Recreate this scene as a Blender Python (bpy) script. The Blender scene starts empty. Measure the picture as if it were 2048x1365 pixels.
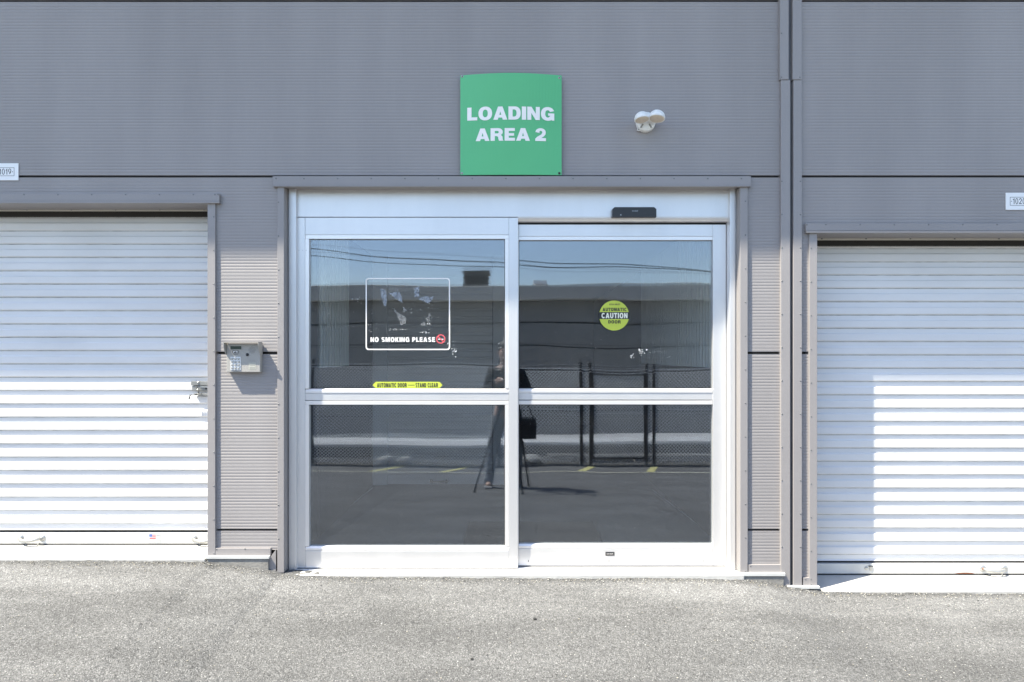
import bpy, math, random
import numpy as np
from mathutils import Vector, noise
from mathutils.geometry import tessellate_polygon

random.seed(7)
rad = math.radians
S = bpy.context.scene
COL = S.collection
CZ = 1.25            # height of the lens above the door threshold
F = 1400.0           # focal length in pixels of the 2048 px wide photograph
HX, HY = 1024.0, 710.0

# ---------------------------------------------------------------- camera
cam = bpy.data.cameras.new('camera')
cam.sensor_width = 36
cam.lens = F / 2048 * 36
cam.shift_y = (HY - 682.5) / 2048
cam.clip_start = 0.05
cam.clip_end = 1000
co = bpy.data.objects.new('camera', cam)
co.location = (0, 0, CZ)
co.rotation_euler = (rad(90), 0, 0)
COL.objects.link(co)
S.camera = co

# ---------------------------------------------------------------- light
SUN = Vector((-1.97, -1.0, 3.46)).normalized()      # towards the sun
W = bpy.data.worlds.new('World')
S.world = W
W.use_nodes = True
wn = W.node_tree
sky = wn.nodes.new('ShaderNodeTexSky')
sky.sky_type = 'NISHITA'
sky.sun_disc = False
sky.sun_elevation = math.asin(SUN.z)
sky.sun_rotation = math.atan2(SUN.x, SUN.y)
sky.air_density = 1.0
sky.dust_density = 0.7
sky.ozone_density = 1.0
wn.nodes['Background'].inputs['Strength'].default_value = 0.105
wn.links.new(sky.outputs[0], wn.nodes['Background'].inputs['Color'])
sl = bpy.data.lights.new('sun', 'SUN')
sl.energy = 4.0
sl.angle = rad(0.53)
sl.color = (1.0, 0.935, 0.78)
so = bpy.data.objects.new('sun', sl)
so.rotation_euler = SUN.to_track_quat('Z', 'Y').to_euler()
so.location = (-6, -6, 12)
COL.objects.link(so)
S.view_settings.view_transform = 'Standard'
S.view_settings.look = 'None'
S.view_settings.gamma = 1
S.view_settings.use_curve_mapping = False
S.view_settings.exposure = 1.75
S.render.engine = 'CYCLES'
S.cycles.max_bounces = 10
S.cycles.transparent_max_bounces = 16
S.cycles.sample_clamp_indirect = 6

# ---------------------------------------------------------------- materials
def new_mat(name):
    m = bpy.data.materials.new(name)
    m.use_nodes = True
    return m, m.node_tree, m.node_tree.nodes['Principled BSDF']

def mat(name, col, rough=0.5, metal=0.0, var=0.08, scale=3.0, bump=0.0, bscale=60.0, stretch=(1, 1, 1), spec=0.5, fine=0.0):
    m, t, b = new_mat(name)
    N, L = t.nodes.new, t.links.new
    tc = N('ShaderNodeTexCoord')
    mp = N('ShaderNodeMapping'); mp.inputs['Scale'].default_value = stretch
    geo = N('ShaderNodeNewGeometry')
    L(geo.outputs['Position'], mp.inputs[0])
    no = N('ShaderNodeTexNoise'); no.inputs['Scale'].default_value = scale; no.inputs['Detail'].default_value = 6
    L(mp.outputs[0], no.inputs['Vector'])
    ramp = N('ShaderNodeMapRange'); ramp.inputs[1].default_value = 0.3; ramp.inputs[2].default_value = 0.7
    ramp.inputs[3].default_value = 1 - var; ramp.inputs[4].default_value = 1 + var * 0.6
    L(no.outputs[0], ramp.inputs[0])
    src = ramp.outputs[0]
    if fine:
        n2 = N('ShaderNodeTexNoise'); n2.inputs['Scale'].default_value = 240; n2.inputs['Detail'].default_value = 3
        L(mp.outputs[0], n2.inputs['Vector'])
        r2 = N('ShaderNodeMapRange'); r2.inputs[1].default_value = 0.3; r2.inputs[2].default_value = 0.7
        r2.inputs[3].default_value = 1 - fine; r2.inputs[4].default_value = 1 + fine
        L(n2.outputs[0], r2.inputs[0])
        mu = N('ShaderNodeMath'); mu.operation = 'MULTIPLY'
        L(src, mu.inputs[0]); L(r2.outputs[0], mu.inputs[1]); src = mu.outputs[0]
    mx = N('ShaderNodeVectorMath'); mx.operation = 'SCALE'; mx.inputs[0].default_value = col[:3]
    L(src, mx.inputs['Scale'])
    L(mx.outputs[0], b.inputs['Base Color'])
    b.inputs['Roughness'].default_value = rough
    b.inputs['Metallic'].default_value = metal
    b.inputs['Specular IOR Level'].default_value = spec
    if bump:
        bn = N('ShaderNodeTexNoise'); bn.inputs['Scale'].default_value = bscale; bn.inputs['Detail'].default_value = 4
        L(mp.outputs[0], bn.inputs['Vector'])
        bp = N('ShaderNodeBump'); bp.inputs['Strength'].default_value = 1.0; bp.inputs['Distance'].default_value = bump
        L(bn.outputs[0], bp.inputs['Height']); L(bp.outputs[0], b.inputs['Normal'])
    return m

M = {}
M['panel'] = mat('panel_paint', (.292, .274, .272), .55, var=.10, scale=1.6, bump=.0006, bscale=18, stretch=(1.8, 1, .35), fine=.03)
M['trim'] = mat('trim_paint', (.282, .265, .264), .5, var=.05, scale=2, bump=.0005, bscale=40, fine=.03)
M['joint'] = mat('joint_shadow_gap', (.03, .03, .03), .8)
M['groove'] = mat('downpipe_paint', (.15, .155, .17), .45, var=.1)
M['white'] = mat('door_white_paint', (.71, .705, .705), .42, var=.075, scale=3.5, bump=.0012, bscale=7, stretch=(.6, 1, 1.5), fine=.015)
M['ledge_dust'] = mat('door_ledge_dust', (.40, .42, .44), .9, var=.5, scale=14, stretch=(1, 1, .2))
M['bar_white'] = mat('bottom_bar_white', (.56, .56, .545), .45, var=.1, scale=9, stretch=(1, 1, .5))
M['alu'] = mat('white_aluminium', (.71, .705, .71), .38, metal=.60, var=.05, scale=3, stretch=(2, 1, .5), fine=.015)
M['alu2'] = mat('white_aluminium_bead', (.84, .82, .81), .35, metal=.5, var=.03, scale=3)
M['rubber'] = mat('black_rubber', (.012, .012, .013), .6)
M['black'] = mat('black_plastic', (.018, .018, .02), .35)
M['bristle'] = mat('brush_bristle', (.03, .028, .025), .9)
M['strip'] = mat('brush_holder', (.62, .6, .54), .4)
M['concrete'] = mat('bare_concrete', (.25, .24, .222), .9, var=.22, scale=9, bump=.003, bscale=70, fine=.12)
M['white_concrete'] = mat('painted_concrete', (.50, .49, .47), .85, var=.14, scale=6, bump=.002, bscale=60, fine=.06)
M['steel'] = mat('galvanised_steel', (.45, .46, .46), .35, metal=.9, var=.15, scale=20)
M['dull_steel'] = mat('dull_steel', (.30, .30, .29), .5, metal=.6, var=.2, scale=20)
M['screw'] = mat('screw_head', (.19, .19, .195), .4, metal=.5)
M['chrome'] = mat('bright_handle', (.42, .42, .41), .3, metal=.6, var=.1, scale=30)
M['rust'] = mat('rust', (.20, .07, .03), .9, var=.4, scale=60)
M['green'] = mat('sign_green', (.095, .47, .20), .35, var=.05, scale=2)
M['sign_white'] = mat('sign_white', (.88, .85, .82), .35, var=.02)
M['plate_white'] = mat('number_plate_white', (.82, .82, .82), .3, var=.02)
M['ink'] = mat('ink_black', (.02, .02, .022), .5)
M['yellow'] = mat('sticker_yellow_green', (.52, .60, .07), .4, var=.06, scale=20)
M['red'] = mat('sticker_red', (.75, .12, .14), .45)
M['blue'] = mat('sticker_blue', (.10, .16, .42), .45)
M['cream'] = mat('sticker_cream', (.78, .77, .66), .45)
M['label_beige'] = mat('label_beige', (.46, .45, .39), .5)
M['keypad'] = mat('keypad_beige', (.36, .345, .32), .5, var=.04, fine=.05)
M['key'] = mat('key_silver', (.78, .79, .80), .25, metal=.3)
M['lcd'] = mat('display_glass', (.055, .075, .062), .15)
M['lamp_white'] = mat('lamp_white_plastic', (.82, .82, .80), .4, var=.04, scale=30)
M['lens'] = mat('lamp_lens', (.62, .54, .45), .3, var=.1, scale=60)
M['film'] = mat('film_residue', (.55, .60, .68), .6, var=.3, scale=40)
M['paper'] = mat('paper_residue', (.70, .72, .74), .8, var=.3, scale=60)
M['fence_black'] = mat('fence_black', (.04, .04, .042), .5)
M['wire'] = mat('galvanised_wire', (.72, .73, .73), .5)
M['rail_white'] = mat('guard_rail_white', (.74, .75, .76), .5, var=.1)
M['siding'] = mat('neighbour_siding', (.30, .29, .265), .8, var=.1, scale=1)
M['fascia'] = mat('neighbour_fascia', (.60, .56, .48), .8, var=.1, scale=1)
M['roof_dark'] = mat('roof_unit_dark', (.10, .10, .095), .7)
M['cable'] = mat('cable_black', (.02, .02, .02), .6)
M['line_yellow'] = mat('parking_line_yellow', (.48, .45, .20), .8, var=.2, scale=20)
M['line_white'] = mat('parking_line_white', (.60, .59, .48), .8, var=.25, scale=14)
M['litter'] = mat('dry_litter', (.36, .33, .27), .95, var=.5, scale=30)
M['stone'] = mat('pale_stone', (.48, .47, .44), .9, var=.2, scale=12, bump=.01, bscale=12)
M['int_floor'] = mat('interior_concrete', (.17, .18, .175), .7, var=.15, scale=2)
M['int_wall'] = mat('interior_wall', (.68, .70, .72), .7, var=.05)
M['int_dark'] = mat('interior_dark', (.06, .06, .065), .8)
M['corr'] = mat('interior_corrugated_white', (.80, .84, .84), .5, var=.05)
M['seam'] = mat('floor_seam', (.52, .53, .52), .8)
M['mat'] = mat('entrance_mat', (.03, .028, .025), .95, var=.1, scale=40, fine=.2)
M['denim'] = mat('grey_denim', (.20, .21, .22), .85, var=.15, scale=20)
M['jacket'] = mat('black_jacket', (.015, .015, .018), .8, var=.2, scale=12)
M['skin'] = mat('skin', (.50, .32, .24), .55, var=.05)
M['hair'] = mat('dark_hair', (.02, .014, .01), .6)
M['shoe'] = mat('grey_shoe', (.20, .20, .21), .7)
M['roofing'] = mat('building_roof', (.25, .25, .26), .7)

def asphalt():
    m, t, b = new_mat('asphalt')
    N, L = t.nodes.new, t.links.new
    geo = N('ShaderNodeNewGeometry')
    P = geo.outputs['Position']
    vo = N('ShaderNodeTexVoronoi'); vo.inputs['Scale'].default_value = 225
    L(P, vo.inputs['Vector'])
    sep = N('ShaderNodeSeparateColor'); L(vo.outputs['Color'], sep.inputs[0])
    cr = N('ShaderNodeValToRGB')
    e = cr.color_ramp.elements
    e[0].position = 0.0; e[0].color = (.060, .0610, .0625, 1)
    e[1].position = 1.0; e[1].color = (.28, .282, .285, 1)
    for p, c in ((.18, (.096, .0965, .098, 1)), (.5, (.128, .1285, .130, 1)), (.84, (.158, .1585, .160, 1)), (.95, (.21, .210, .211, 1))):
        x = e.new(p); x.color = c
    L(sep.outputs[0], cr.inputs[0])
    # worn pale bands and darker patches of the surfacing itself
    mp = N('ShaderNodeMapping'); mp.inputs['Scale'].default_value = (.55, 1.6, 1)
    L(P, mp.inputs[0])
    n1 = N('ShaderNodeTexNoise'); n1.inputs['Scale'].default_value = 1.9; n1.inputs['Detail'].default_value = 7; n1.inputs['Roughness'].default_value = .6
    L(mp.outputs[0], n1.inputs['Vector'])
    r1 = N('ShaderNodeMapRange'); r1.inputs[1].default_value = .35; r1.inputs[2].default_value = .68
    r1.inputs[3].default_value = .88; r1.inputs[4].default_value = 1.22
    L(n1.outputs[0], r1.inputs[0])
    n2 = N('ShaderNodeTexNoise'); n2.inputs['Scale'].default_value = 55; n2.inputs['Detail'].default_value = 5
    L(P, n2.inputs['Vector'])
    r2 = N('ShaderNodeMapRange'); r2.inputs[1].default_value = .3; r2.inputs[2].default_value = .7
    r2.inputs[3].default_value = .82; r2.inputs[4].default_value = 1.15
    L(n2.outputs[0], r2.inputs[0])
    # dusty strip washed up along the building: pale cement dust over the last half metre
    sx = N('ShaderNodeSeparateXYZ'); L(P, sx.inputs[0])
    wob = N('ShaderNodeMath'); wob.operation = 'MULTIPLY_ADD'; wob.inputs[1].default_value = .9
    L(n1.outputs[0], wob.inputs[0]); L(sx.outputs[1], wob.inputs[2])
    r3 = N('ShaderNodeMapRange'); r3.interpolation_type = 'SMOOTHSTEP'
    r3.inputs[1].default_value = 3.75; r3.inputs[2].default_value = 4.35
    r3.inputs[3].default_value = 1.0; r3.inputs[4].default_value = 1.34
    L(wob.outputs[0], r3.inputs[0])
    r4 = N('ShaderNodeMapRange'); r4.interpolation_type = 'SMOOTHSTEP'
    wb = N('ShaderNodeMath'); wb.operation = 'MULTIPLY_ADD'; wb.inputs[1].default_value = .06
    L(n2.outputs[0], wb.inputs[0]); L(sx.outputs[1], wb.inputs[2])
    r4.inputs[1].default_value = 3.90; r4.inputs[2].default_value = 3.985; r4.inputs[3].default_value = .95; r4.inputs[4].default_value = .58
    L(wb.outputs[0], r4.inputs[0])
    a0 = N('ShaderNodeMath'); a0.operation = 'MULTIPLY'; L(r1.outputs[0], a0.inputs[0]); L(r4.outputs[0], a0.inputs[1])
    a = N('ShaderNodeMath'); a.operation = 'MULTIPLY'; L(a0.outputs[0], a.inputs[0]); L(r2.outputs[0], a.inputs[1])
    a2 = N('ShaderNodeMath'); a2.operation = 'MULTIPLY'; L(a.outputs[0], a2.inputs[0]); L(r3.outputs[0], a2.inputs[1])
    sc = N('ShaderNodeVectorMath'); sc.operation = 'SCALE'; L(cr.outputs[0], sc.inputs[0]); L(a2.outputs[0], sc.inputs['Scale'])
    L(sc.outputs[0], b.inputs['Base Color'])
    b.inputs['Roughness'].default_value = .92
    b.inputs['Specular IOR Level'].default_value = .25
    bp = N('ShaderNodeBump'); bp.inputs['Distance'].default_value = .0032; bp.inputs['Strength'].default_value = 1
    L(vo.outputs['Distance'], bp.inputs['Height']); bp.invert = True
    b2 = N('ShaderNodeBump'); b2.inputs['Distance'].default_value = .004; b2.inputs['Strength'].default_value = .7
    L(n2.outputs[0], b2.inputs['Height']); L(bp.outputs[0], b2.inputs['Normal'])
    L(b2.outputs[0], b.inputs['Normal'])
    return m
M['asphalt'] = asphalt()

def film(name, col, alpha):
    m = mat(name, col, .6, var=.35, scale=50); t = m.node_tree
    b = t.nodes['Principled BSDF']; nz = t.nodes.new('ShaderNodeTexNoise'); nz.inputs['Scale'].default_value = 130; nz.inputs['Detail'].default_value = 4
    g = t.nodes.new('ShaderNodeNewGeometry'); t.links.new(g.outputs['Position'], nz.inputs['Vector'])
    mr = t.nodes.new('ShaderNodeMapRange'); mr.inputs[1].default_value = .35; mr.inputs[2].default_value = .65; mr.inputs[3].default_value = alpha * .35; mr.inputs[4].default_value = alpha
    t.links.new(nz.outputs[0], mr.inputs[0]); t.links.new(mr.outputs[0], b.inputs['Alpha'])
    return m
M['film'] = film('film_residue', (.50, .55, .62), .62)
M['torn'] = film('torn_film', (.42, .43, .44), .5)
def glass(name, refl, tint, dust):
    m = bpy.data.materials.new(name); m.use_nodes = True
    t = m.node_tree; t.nodes.clear()
    N, L = t.nodes.new, t.links.new
    out = N('ShaderNodeOutputMaterial')
    tr = N('ShaderNodeBsdfTransparent'); tr.inputs[0].default_value = (*tint, 1)
    gl = N('ShaderNodeBsdfGlossy'); gl.inputs['Roughness'].default_value = 0.0; gl.inputs['Color'].default_value = (.80, .87, 1, 1)
    geo = N('ShaderNodeNewGeometry')
    nz = N('ShaderNodeTexNoise'); nz.inputs['Scale'].default_value = 1.3; nz.inputs['Detail'].default_value = 1
    L(geo.outputs['Position'], nz.inputs['Vector'])
    bp = N('ShaderNodeBump'); bp.inputs['Distance'].default_value = .004; bp.inputs['Strength'].default_value = .5
    L(nz.outputs[0], bp.inputs['Height']); L(bp.outputs[0], gl.inputs['Normal'])
    mx = N('ShaderNodeMixShader'); mx.inputs[0].default_value = refl
    L(tr.outputs[0], mx.inputs[1]); L(gl.outputs[0], mx.inputs[2])
    last = mx.outputs[0]
    if dust:
        df = N('ShaderNodeBsdfDiffuse'); df.inputs[0].default_value = (.5, .5, .48, 1)
        n2 = N('ShaderNodeTexNoise'); n2.inputs['Scale'].default_value = 90; n2.inputs['Detail'].default_value = 3
        L(geo.outputs['Position'], n2.inputs['Vector'])
        rr = N('ShaderNodeMapRange'); rr.inputs[1].default_value = .45; rr.inputs[2].default_value = .75
        rr.inputs[3].default_value = dust * .3; rr.inputs[4].default_value = dust * 2.2
        L(n2.outputs[0], rr.inputs[0])
        m2 = N('ShaderNodeMixShader'); L(rr.outputs[0], m2.inputs[0]); L(last, m2.inputs[1]); L(df.outputs[0], m2.inputs[2])
        last = m2.outputs[0]
    L(last, out.inputs[0])
    return m
M['glass_outer'] = glass('tinted_glass_outer', .17, (.84, .87, .88), .014)
M['glass_inner'] = glass('tinted_glass_inner', .11, (.88, .90, .91), 0)

# ---------------------------------------------------------------- helpers
def px(x, d=4.0): return (x - HX) / F * d
def pz(y, d=4.0): return CZ + (HY - y) / F * d

class MB:
    def __init__(s): s.v, s.f, s.m = [], [], []
    def add(s, vs, fs, mi=0):
        n = len(s.v); s.v += [tuple(v) for v in vs]
        for f in fs: s.f.append(tuple(i + n for i in f)); s.m.append(mi)
    def box(s, x0, x1, y0, y1, z0, z1, mi=0):
        x0, x1 = sorted((x0, x1)); y0, y1 = sorted((y0, y1)); z0, z1 = sorted((z0, z1))
        vs = [(x0, y0, z0), (x1, y0, z0), (x1, y1, z0), (x0, y1, z0), (x0, y0, z1), (x1, y0, z1), (x1, y1, z1), (x0, y1, z1)]
        s.add(vs, [(0, 1, 5, 4), (1, 2, 6, 5), (2, 3, 7, 6), (3, 0, 4, 7), (4, 5, 6, 7), (3, 2, 1, 0)], mi); return s
    def pbox(s, px0, px1, py0, py1, y0, y1, mi=0):      # extents in photo pixels on the plane y0
        return s.box(px(px0, y0), px(px1, y0), y0, y1, pz(py1, y0), pz(py0, y0), mi)
    def prism(s, pts, y0, y1, mi=0):                    # polygon (x,z), anticlockwise from the front, extruded in y
        n = len(pts)
        vs = [(x, y0, z) for x, z in pts] + [(x, y1, z) for x, z in pts]
        s.add(vs, [tuple(range(n))] + [tuple(reversed(range(n, 2 * n)))] + [((i + 1) % n, i, n + i, n + (i + 1) % n) for i in range(n)], mi); return s
    def xprism(s, pts, x0, x1, mi=0):                   # polygon (y,z) extruded in x
        n = len(pts)
        vs = [(x0, y, z) for y, z in pts] + [(x1, y, z) for y, z in pts]
        s.add(vs, [tuple(reversed(range(n)))] + [tuple(range(n, 2 * n))] + [(i, (i + 1) % n, n + (i + 1) % n, n + i) for i in range(n)], mi); return s
    def tube(s, pts, r, n=8, mi=0, cap=True):
        pts = [Vector(p) for p in pts]; rings = []
        rr = r if isinstance(r, (list, tuple)) else [r] * len(pts)
        for i, p in enumerate(pts):
            d = (pts[min(i + 1, len(pts) - 1)] - pts[max(i - 1, 0)]).normalized()
            up = Vector((0, 0, 1)) if abs(d.z) < .9 else Vector((1, 0, 0))
            a = d.cross(up).normalized(); b = a.cross(d)
            rings.append([p + rr[i] * (math.cos(2 * math.pi * k / n) * a + math.sin(2 * math.pi * k / n) * b) for k in range(n)])
        vs = [v for q in rings for v in q]; fs = []
        for i in range(len(pts) - 1):
            for k in range(n):
                fs.append((i * n + k, i * n + (k + 1) % n, (i + 1) * n + (k + 1) % n, (i + 1) * n + k))
        if cap: fs += [tuple(reversed(range(n))), tuple(range((len(pts) - 1) * n, len(pts) * n))]
        s.add(vs, fs, mi); return s
    def dome(s, c, r, ax, nseg=16, nr=5, squash=1.0, mi=0, full=False):   # half ball around axis ax
        ax = Vector(ax).normalized()
        up = Vector((0, 0, 1)) if abs(ax.z) < .9 else Vector((1, 0, 0))
        a = ax.cross(up).normalized(); b = a.cross(ax); c = Vector(c); vs = []
        lo = -nr + 1 if full else 0
        for i in range(lo, nr):
            t = math.pi / 2 * i / nr
            for k in range(nseg):
                an = 2 * math.pi * k / nseg
                vs.append(c + r * (math.cos(t) * (math.cos(an) * a + math.sin(an) * b) + squash * math.sin(t) * ax))
        vs.append(c + ax * r * squash); nrow = nr - lo; fs = []
        for i in range(nrow - 1):
            for k in range(nseg):
                fs.append((i * nseg + k, i * nseg + (k + 1) % nseg, (i + 1) * nseg + (k + 1) % nseg, (i + 1) * nseg + k))
        for k in range(nseg): fs.append(((nrow - 1) * nseg + k, (nrow - 1) * nseg + (k + 1) % nseg, len(vs) - 1))
        if full:
            vs.append(c - ax * r * squash)
            for k in range(nseg): fs.append(((k + 1) % nseg, k, len(vs) - 1))
        else: fs.append(tuple(reversed(range(nseg))))
        s.add(vs, fs, mi); return s
    def tess(s, loops, fn, mi=0):                       # filled flat shape with holes; loops of (u,v); fn(u,v)->xyz
        ll = [[Vector((u, v, 0)) for u, v in lp] for lp in loops]
        tris = tessellate_polygon(ll)
        flat = [p for lp in ll for p in lp]; fs = []
        for t in tris:
            a, b, c = (flat[i] for i in t)
            fs.append(t if (b - a).cross(c - a).z > 0 else (t[0], t[2], t[1]))
        s.add([fn(p.x, p.y) for p in flat], fs, mi); return s
    def build(s, name, mats, parent=None, smooth=False, bevel=0, kind=None, label=None):
        me = bpy.data.meshes.new(name)
        me.from_pydata(s.v, [], s.f)
        for m in (mats if isinstance(mats, (list, tuple)) else [mats]): me.materials.append(M[m])
        me.polygons.foreach_set('material_index', s.m)
        if smooth: me.polygons.foreach_set('use_smooth', [True] * len(s.f))
        me.update()
        o = bpy.data.objects.new(name, me); COL.objects.link(o); o.parent = parent
        if bevel:
            b = o.modifiers.new('bevel', 'BEVEL'); b.width = bevel; b.segments = 2; b.limit_method = 'ANGLE'; b.harden_normals = False
        if kind: o['kind'] = kind
        if label: o['label'] = label
        return o

def empty(name, parent=None, loc=(0, 0, 0)):
    o = bpy.data.objects.new(name, None); COL.objects.link(o); o.parent = parent; o.location = loc
    o.empty_display_size = .1
    return o
def tag(o, label, cat, group=None):
    o['label'] = label; o['category'] = cat
    if group: o['group'] = group
    return o

def ptext(mb, txt, px0, px1, py0, py1, d, mi=0, bold=.02, spacing=1.0):
    glyph_text(mb, txt, px(px0, d), px(px1, d), pz(py1, d), pz(py0, d), lambda x: d, mi, .15, .66)

def arc(cx, cy, rx, ry, a0, a1, n=14, p=1.0):
    out = []
    for i in range(n + 1):
        t = rad(a0 + (a1 - a0) * i / n); c, s_ = math.cos(t), math.sin(t)
        out.append((cx + rx * math.copysign(abs(c) ** p, c), cy + ry * math.copysign(abs(s_) ** p, s_)))
    return out
GL = {
 'L': (.68, [[(0, 0), (.68, 0), (.68, .24), (.29, .24), (.29, 1), (0, 1)]]),
 'I': (.29, [[(0, 0), (.29, 0), (.29, 1), (0, 1)]]),
 'N': (.84, [[(0, 0), (.27, 0), (.27, .53), (.56, 0), (.84, 0), (.84, 1), (.57, 1), (.57, .47), (.28, 1), (0, 1)]]),
 'E': (.70, [[(0, 0), (.70, 0), (.70, .23), (.28, .23), (.28, .39), (.64, .39), (.64, .60), (.28, .60), (.28, .77), (.69, .77), (.69, 1), (0, 1)]]),
 'A': (.94, [[(0, 0), (.30, 0), (.35, .16), (.59, .16), (.64, 0), (.94, 0), (.62, 1), (.32, 1)], [(.41, .37), (.53, .37), (.47, .64)]]),
 'D': (.82, [[(0, 0)] + arc(.40, .5, .42, .5, -90, 90, 18, .85) + [(0, 1)], [(.28, .23)] + arc(.37, .5, .17, .27, -90, 90, 12, .85) + [(.28, .77)]]),
 'O': (.92, [arc(.46, .5, .46, .525, 0, 354, 36, .9), arc(.46, .5, .17, .29, 0, 350, 28, .9)]),
 'G': (.90, [arc(.46, .5, .46, .525, 24, 300, 30, .9) + [(.70, .10), (.73, 0), (.90, 0), (.90, .55), (.48, .55), (.48, .36), (.63, .36)] + arc(.46, .5, .17, .28, 310, 30, 20, .9)]),
 'R': (.88, [[(0, 0), (.29, 0), (.29, .37), (.41, .37), (.50, .32), (.53, .14), (.57, 0), (.88, 0), (.83, .08), (.81, .32), (.70, .47)] + arc(.53, .70, .30, .30, -40, 90, 12) + [(0, 1)],
          [(.29, .585), (.45, .585)] + arc(.46, .68, .095, .095, -80, 90, 8) + [(.29, .775)]]),
 '2': (.74, [[(0, 0), (.73, 0), (.73, .245), (.42, .245), (.60, .39), (.70, .54)] + arc(.365, .69, .355, .335, -10, 176, 16) + [(.30, .63)] + arc(.375, .69, .10, .125, 190, -20, 10)[1:] + [(.40, .52), (.14, .34), (0, .18)]]),
}
def stroke(pts, w):
    P_ = [Vector(p) for p in pts]; L_, R2 = [], []
    for i, p in enumerate(P_):
        a = P_[max(i - 1, 0)]; c = P_[min(i + 1, len(P_) - 1)]; d = (c - a).normalized(); n = Vector((-d.y, d.x)) * w / 2
        L_.append(tuple(p + n)); R2.append(tuple(p - n))
    return R2 + L_[::-1]
_sp = arc(.40, .735, .285, .165, 25, 250, 14) + arc(.40, .27, .285, .17, 70, -155, 14)[0:]
GL.update({
 'S': (.80, [stroke(_sp, .215)]),
 'M': (1.04, [[(0, 0), (.26, 0), (.26, .62), (.42, 0), (.62, 0), (.78, .62), (.78, 0), (1.04, 0), (1.04, 1), (.67, 1), (.52, .42), (.37, 1), (0, 1)]]),
 'K': (.86, [[(0, 0), (.28, 0), (.28, .27), (.36, .37), (.54, 0), (.88, 0), (.56, .57), (.84, 1), (.52, 1), (.28, .64), (.28, 1), (0, 1)]]),
 'P': (.78, [[(0, 0), (.29, 0), (.29, .34), (.45, .34)] + arc(.45, .67, .32, .33, -90, 90, 14) + [(0, 1)], [(.29, .56)] + arc(.42, .67, .09, .11, -90, 90, 8) + [(.29, .78)]]),
 'T': (.76, [[(.24, 0), (.52, 0), (.52, .76), (.76, .76), (.76, 1), (0, 1), (0, .76), (.24, .76)]]),
 'U': (.82, [[(0, 1)] + arc(.41, .40, .41, .42, 180, 360, 18) + [(.82, 1), (.54, 1)] + arc(.41, .38, .13, .17, 360, 180, 10) + [(.28, 1)]]),
 'C': (.84, [stroke(arc(.46, .5, .33, .39, 42, 318, 28), .25)]),
 'B': (.80, [[(0, 0), (.45, 0)] + arc(.47, .28, .32, .28, -80, 70, 12) + arc(.44, .73, .30, .27, -60, 90, 12) + [(0, 1)], [(.28, .21), (.42, .21)] + arc(.42, .31, .09, .09, -80, 80, 6) + [(.28, .41)], [(.28, .60), (.40, .60)] + arc(.40, .70, .08, .09, -80, 80, 6) + [(.28, .79)]]),
 'Y': (.84, [[(.28, 0), (.56, 0), (.56, .38), (.86, 1), (.56, 1), (.42, .64), (.28, 1), (-.02, 1), (.28, .38)]]),
})
def thin(txt):
    w = .12
    return {'1': (.34, [[(.18, 0), (.31, 0), (.31, 1), (.21, 1), (.17, .86), (0, .80), (0, .70), (.18, .72)]]),
            '0': (.56, [arc(.28, .5, .28, .52, 0, 350, 30), arc(.28, .5, .28 - w, .52 - w * .8, 0, 345, 24)]),
            '2': (.56, [stroke([(.06, .70)] + arc(.28, .72, .21, .22, 170, -30, 14) + [(.32, .38), (.10, .16), (.08, .06)], w) ]),
            '9': (.56, [arc(.28, .68, .28, .34, 0, 345, 26), arc(.28, .68, .28 - w, .34 - w * .8, 0, 340, 20)])}[txt]
def digits(mb, txt, x0, x1, z0, z1, y, mi=0):
    w = sum(thin(c)[0] for c in txt) + .16 * (len(txt) - 1); k = (x1 - x0) / w; o = 0
    for c in txt:
        g = thin(c)
        def fn(u, v, o=o): return (x0 + (o + u) * k, y, z0 + v * (z1 - z0))
        mb.tess(g[1], fn, mi)
        if c == '9': mb.tess([stroke(arc(.10, .68, .40, .58, 0, -75, 10), .12)], lambda u, v: (fn(u, v)[0], y - .0003, fn(u, v)[2]), mi)
        if c == '2': mb.tess([[(.04, 0), (.55, 0), (.55, .12), (.04, .12)]], lambda u, v: (fn(u, v)[0], y - .0003, fn(u, v)[2]), mi)
        o += g[0] + .16
def glyph_text(mb, txt, x0, x1, z0, z1, yf, mi=0, gap=.075, space=.36):
    w = 0; pos = []
    for c in txt:
        if c == ' ': w += space - gap; continue
        pos.append((c, w)); w += GL[c][0] + gap
    w -= gap; k = (x1 - x0) / w
    for c, o in pos:
        def fn(u, v, o=o):
            X = x0 + (o + u) * k
            return (X, yf(X), z0 + v * (z1 - z0))
        mb.tess(GL[c][1], fn, mi)

# ---------------------------------------------------------------- ground
TAB = [(-3000, 1116), (-400, 1117), (0, 1120), (415, 1123), (430, 1127), (480, 1132), (540, 1141), (562, 1148), (700, 1152.5), (1024, 1154),
       (1300, 1155), (1480, 1158), (1530, 1163), (1580, 1173), (1620, 1180), (1660, 1184), (2048, 1186), (2600, 1187), (5000, 1187)]
tx = np.array([px(a, 3.97) for a, b in TAB]); tz = np.array([pz(b, 3.97) for a, b in TAB])
def ground_z(x, y):
    zw = float(np.interp(x, tx, tz)); base = 0.0
    d = max(0.0, 4 - y)
    z = base + (zw - base) * math.exp(-d / 3.0) - .0875 * min(d, 8.4)
    if y > 4.06: z = -.45
    return z
xs = list(np.concatenate([[-300, -120, -60, -30, -20, -14, -10, -8, -6, -5, -4.3, -3.8], np.arange(-3.5, 3.5, .0085), [3.8, 4.3, 5, 6, 8, 10, 14, 20, 30, 60, 120, 300]]))
ys = list(np.concatenate([[-300, -120, -60, -30, -20, -14, -10, -8, -6.5, -5.5, -5, -4.6, -4.4, -4, -3, -2, -1, 0, .8, 1.4, 1.9, 2.2, 2.4, 2.55], np.arange(2.62, 4.03, .0085), [4.05, 4.07, 5, 12, 30, 300]]))
mb = MB(); vs = []
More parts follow.
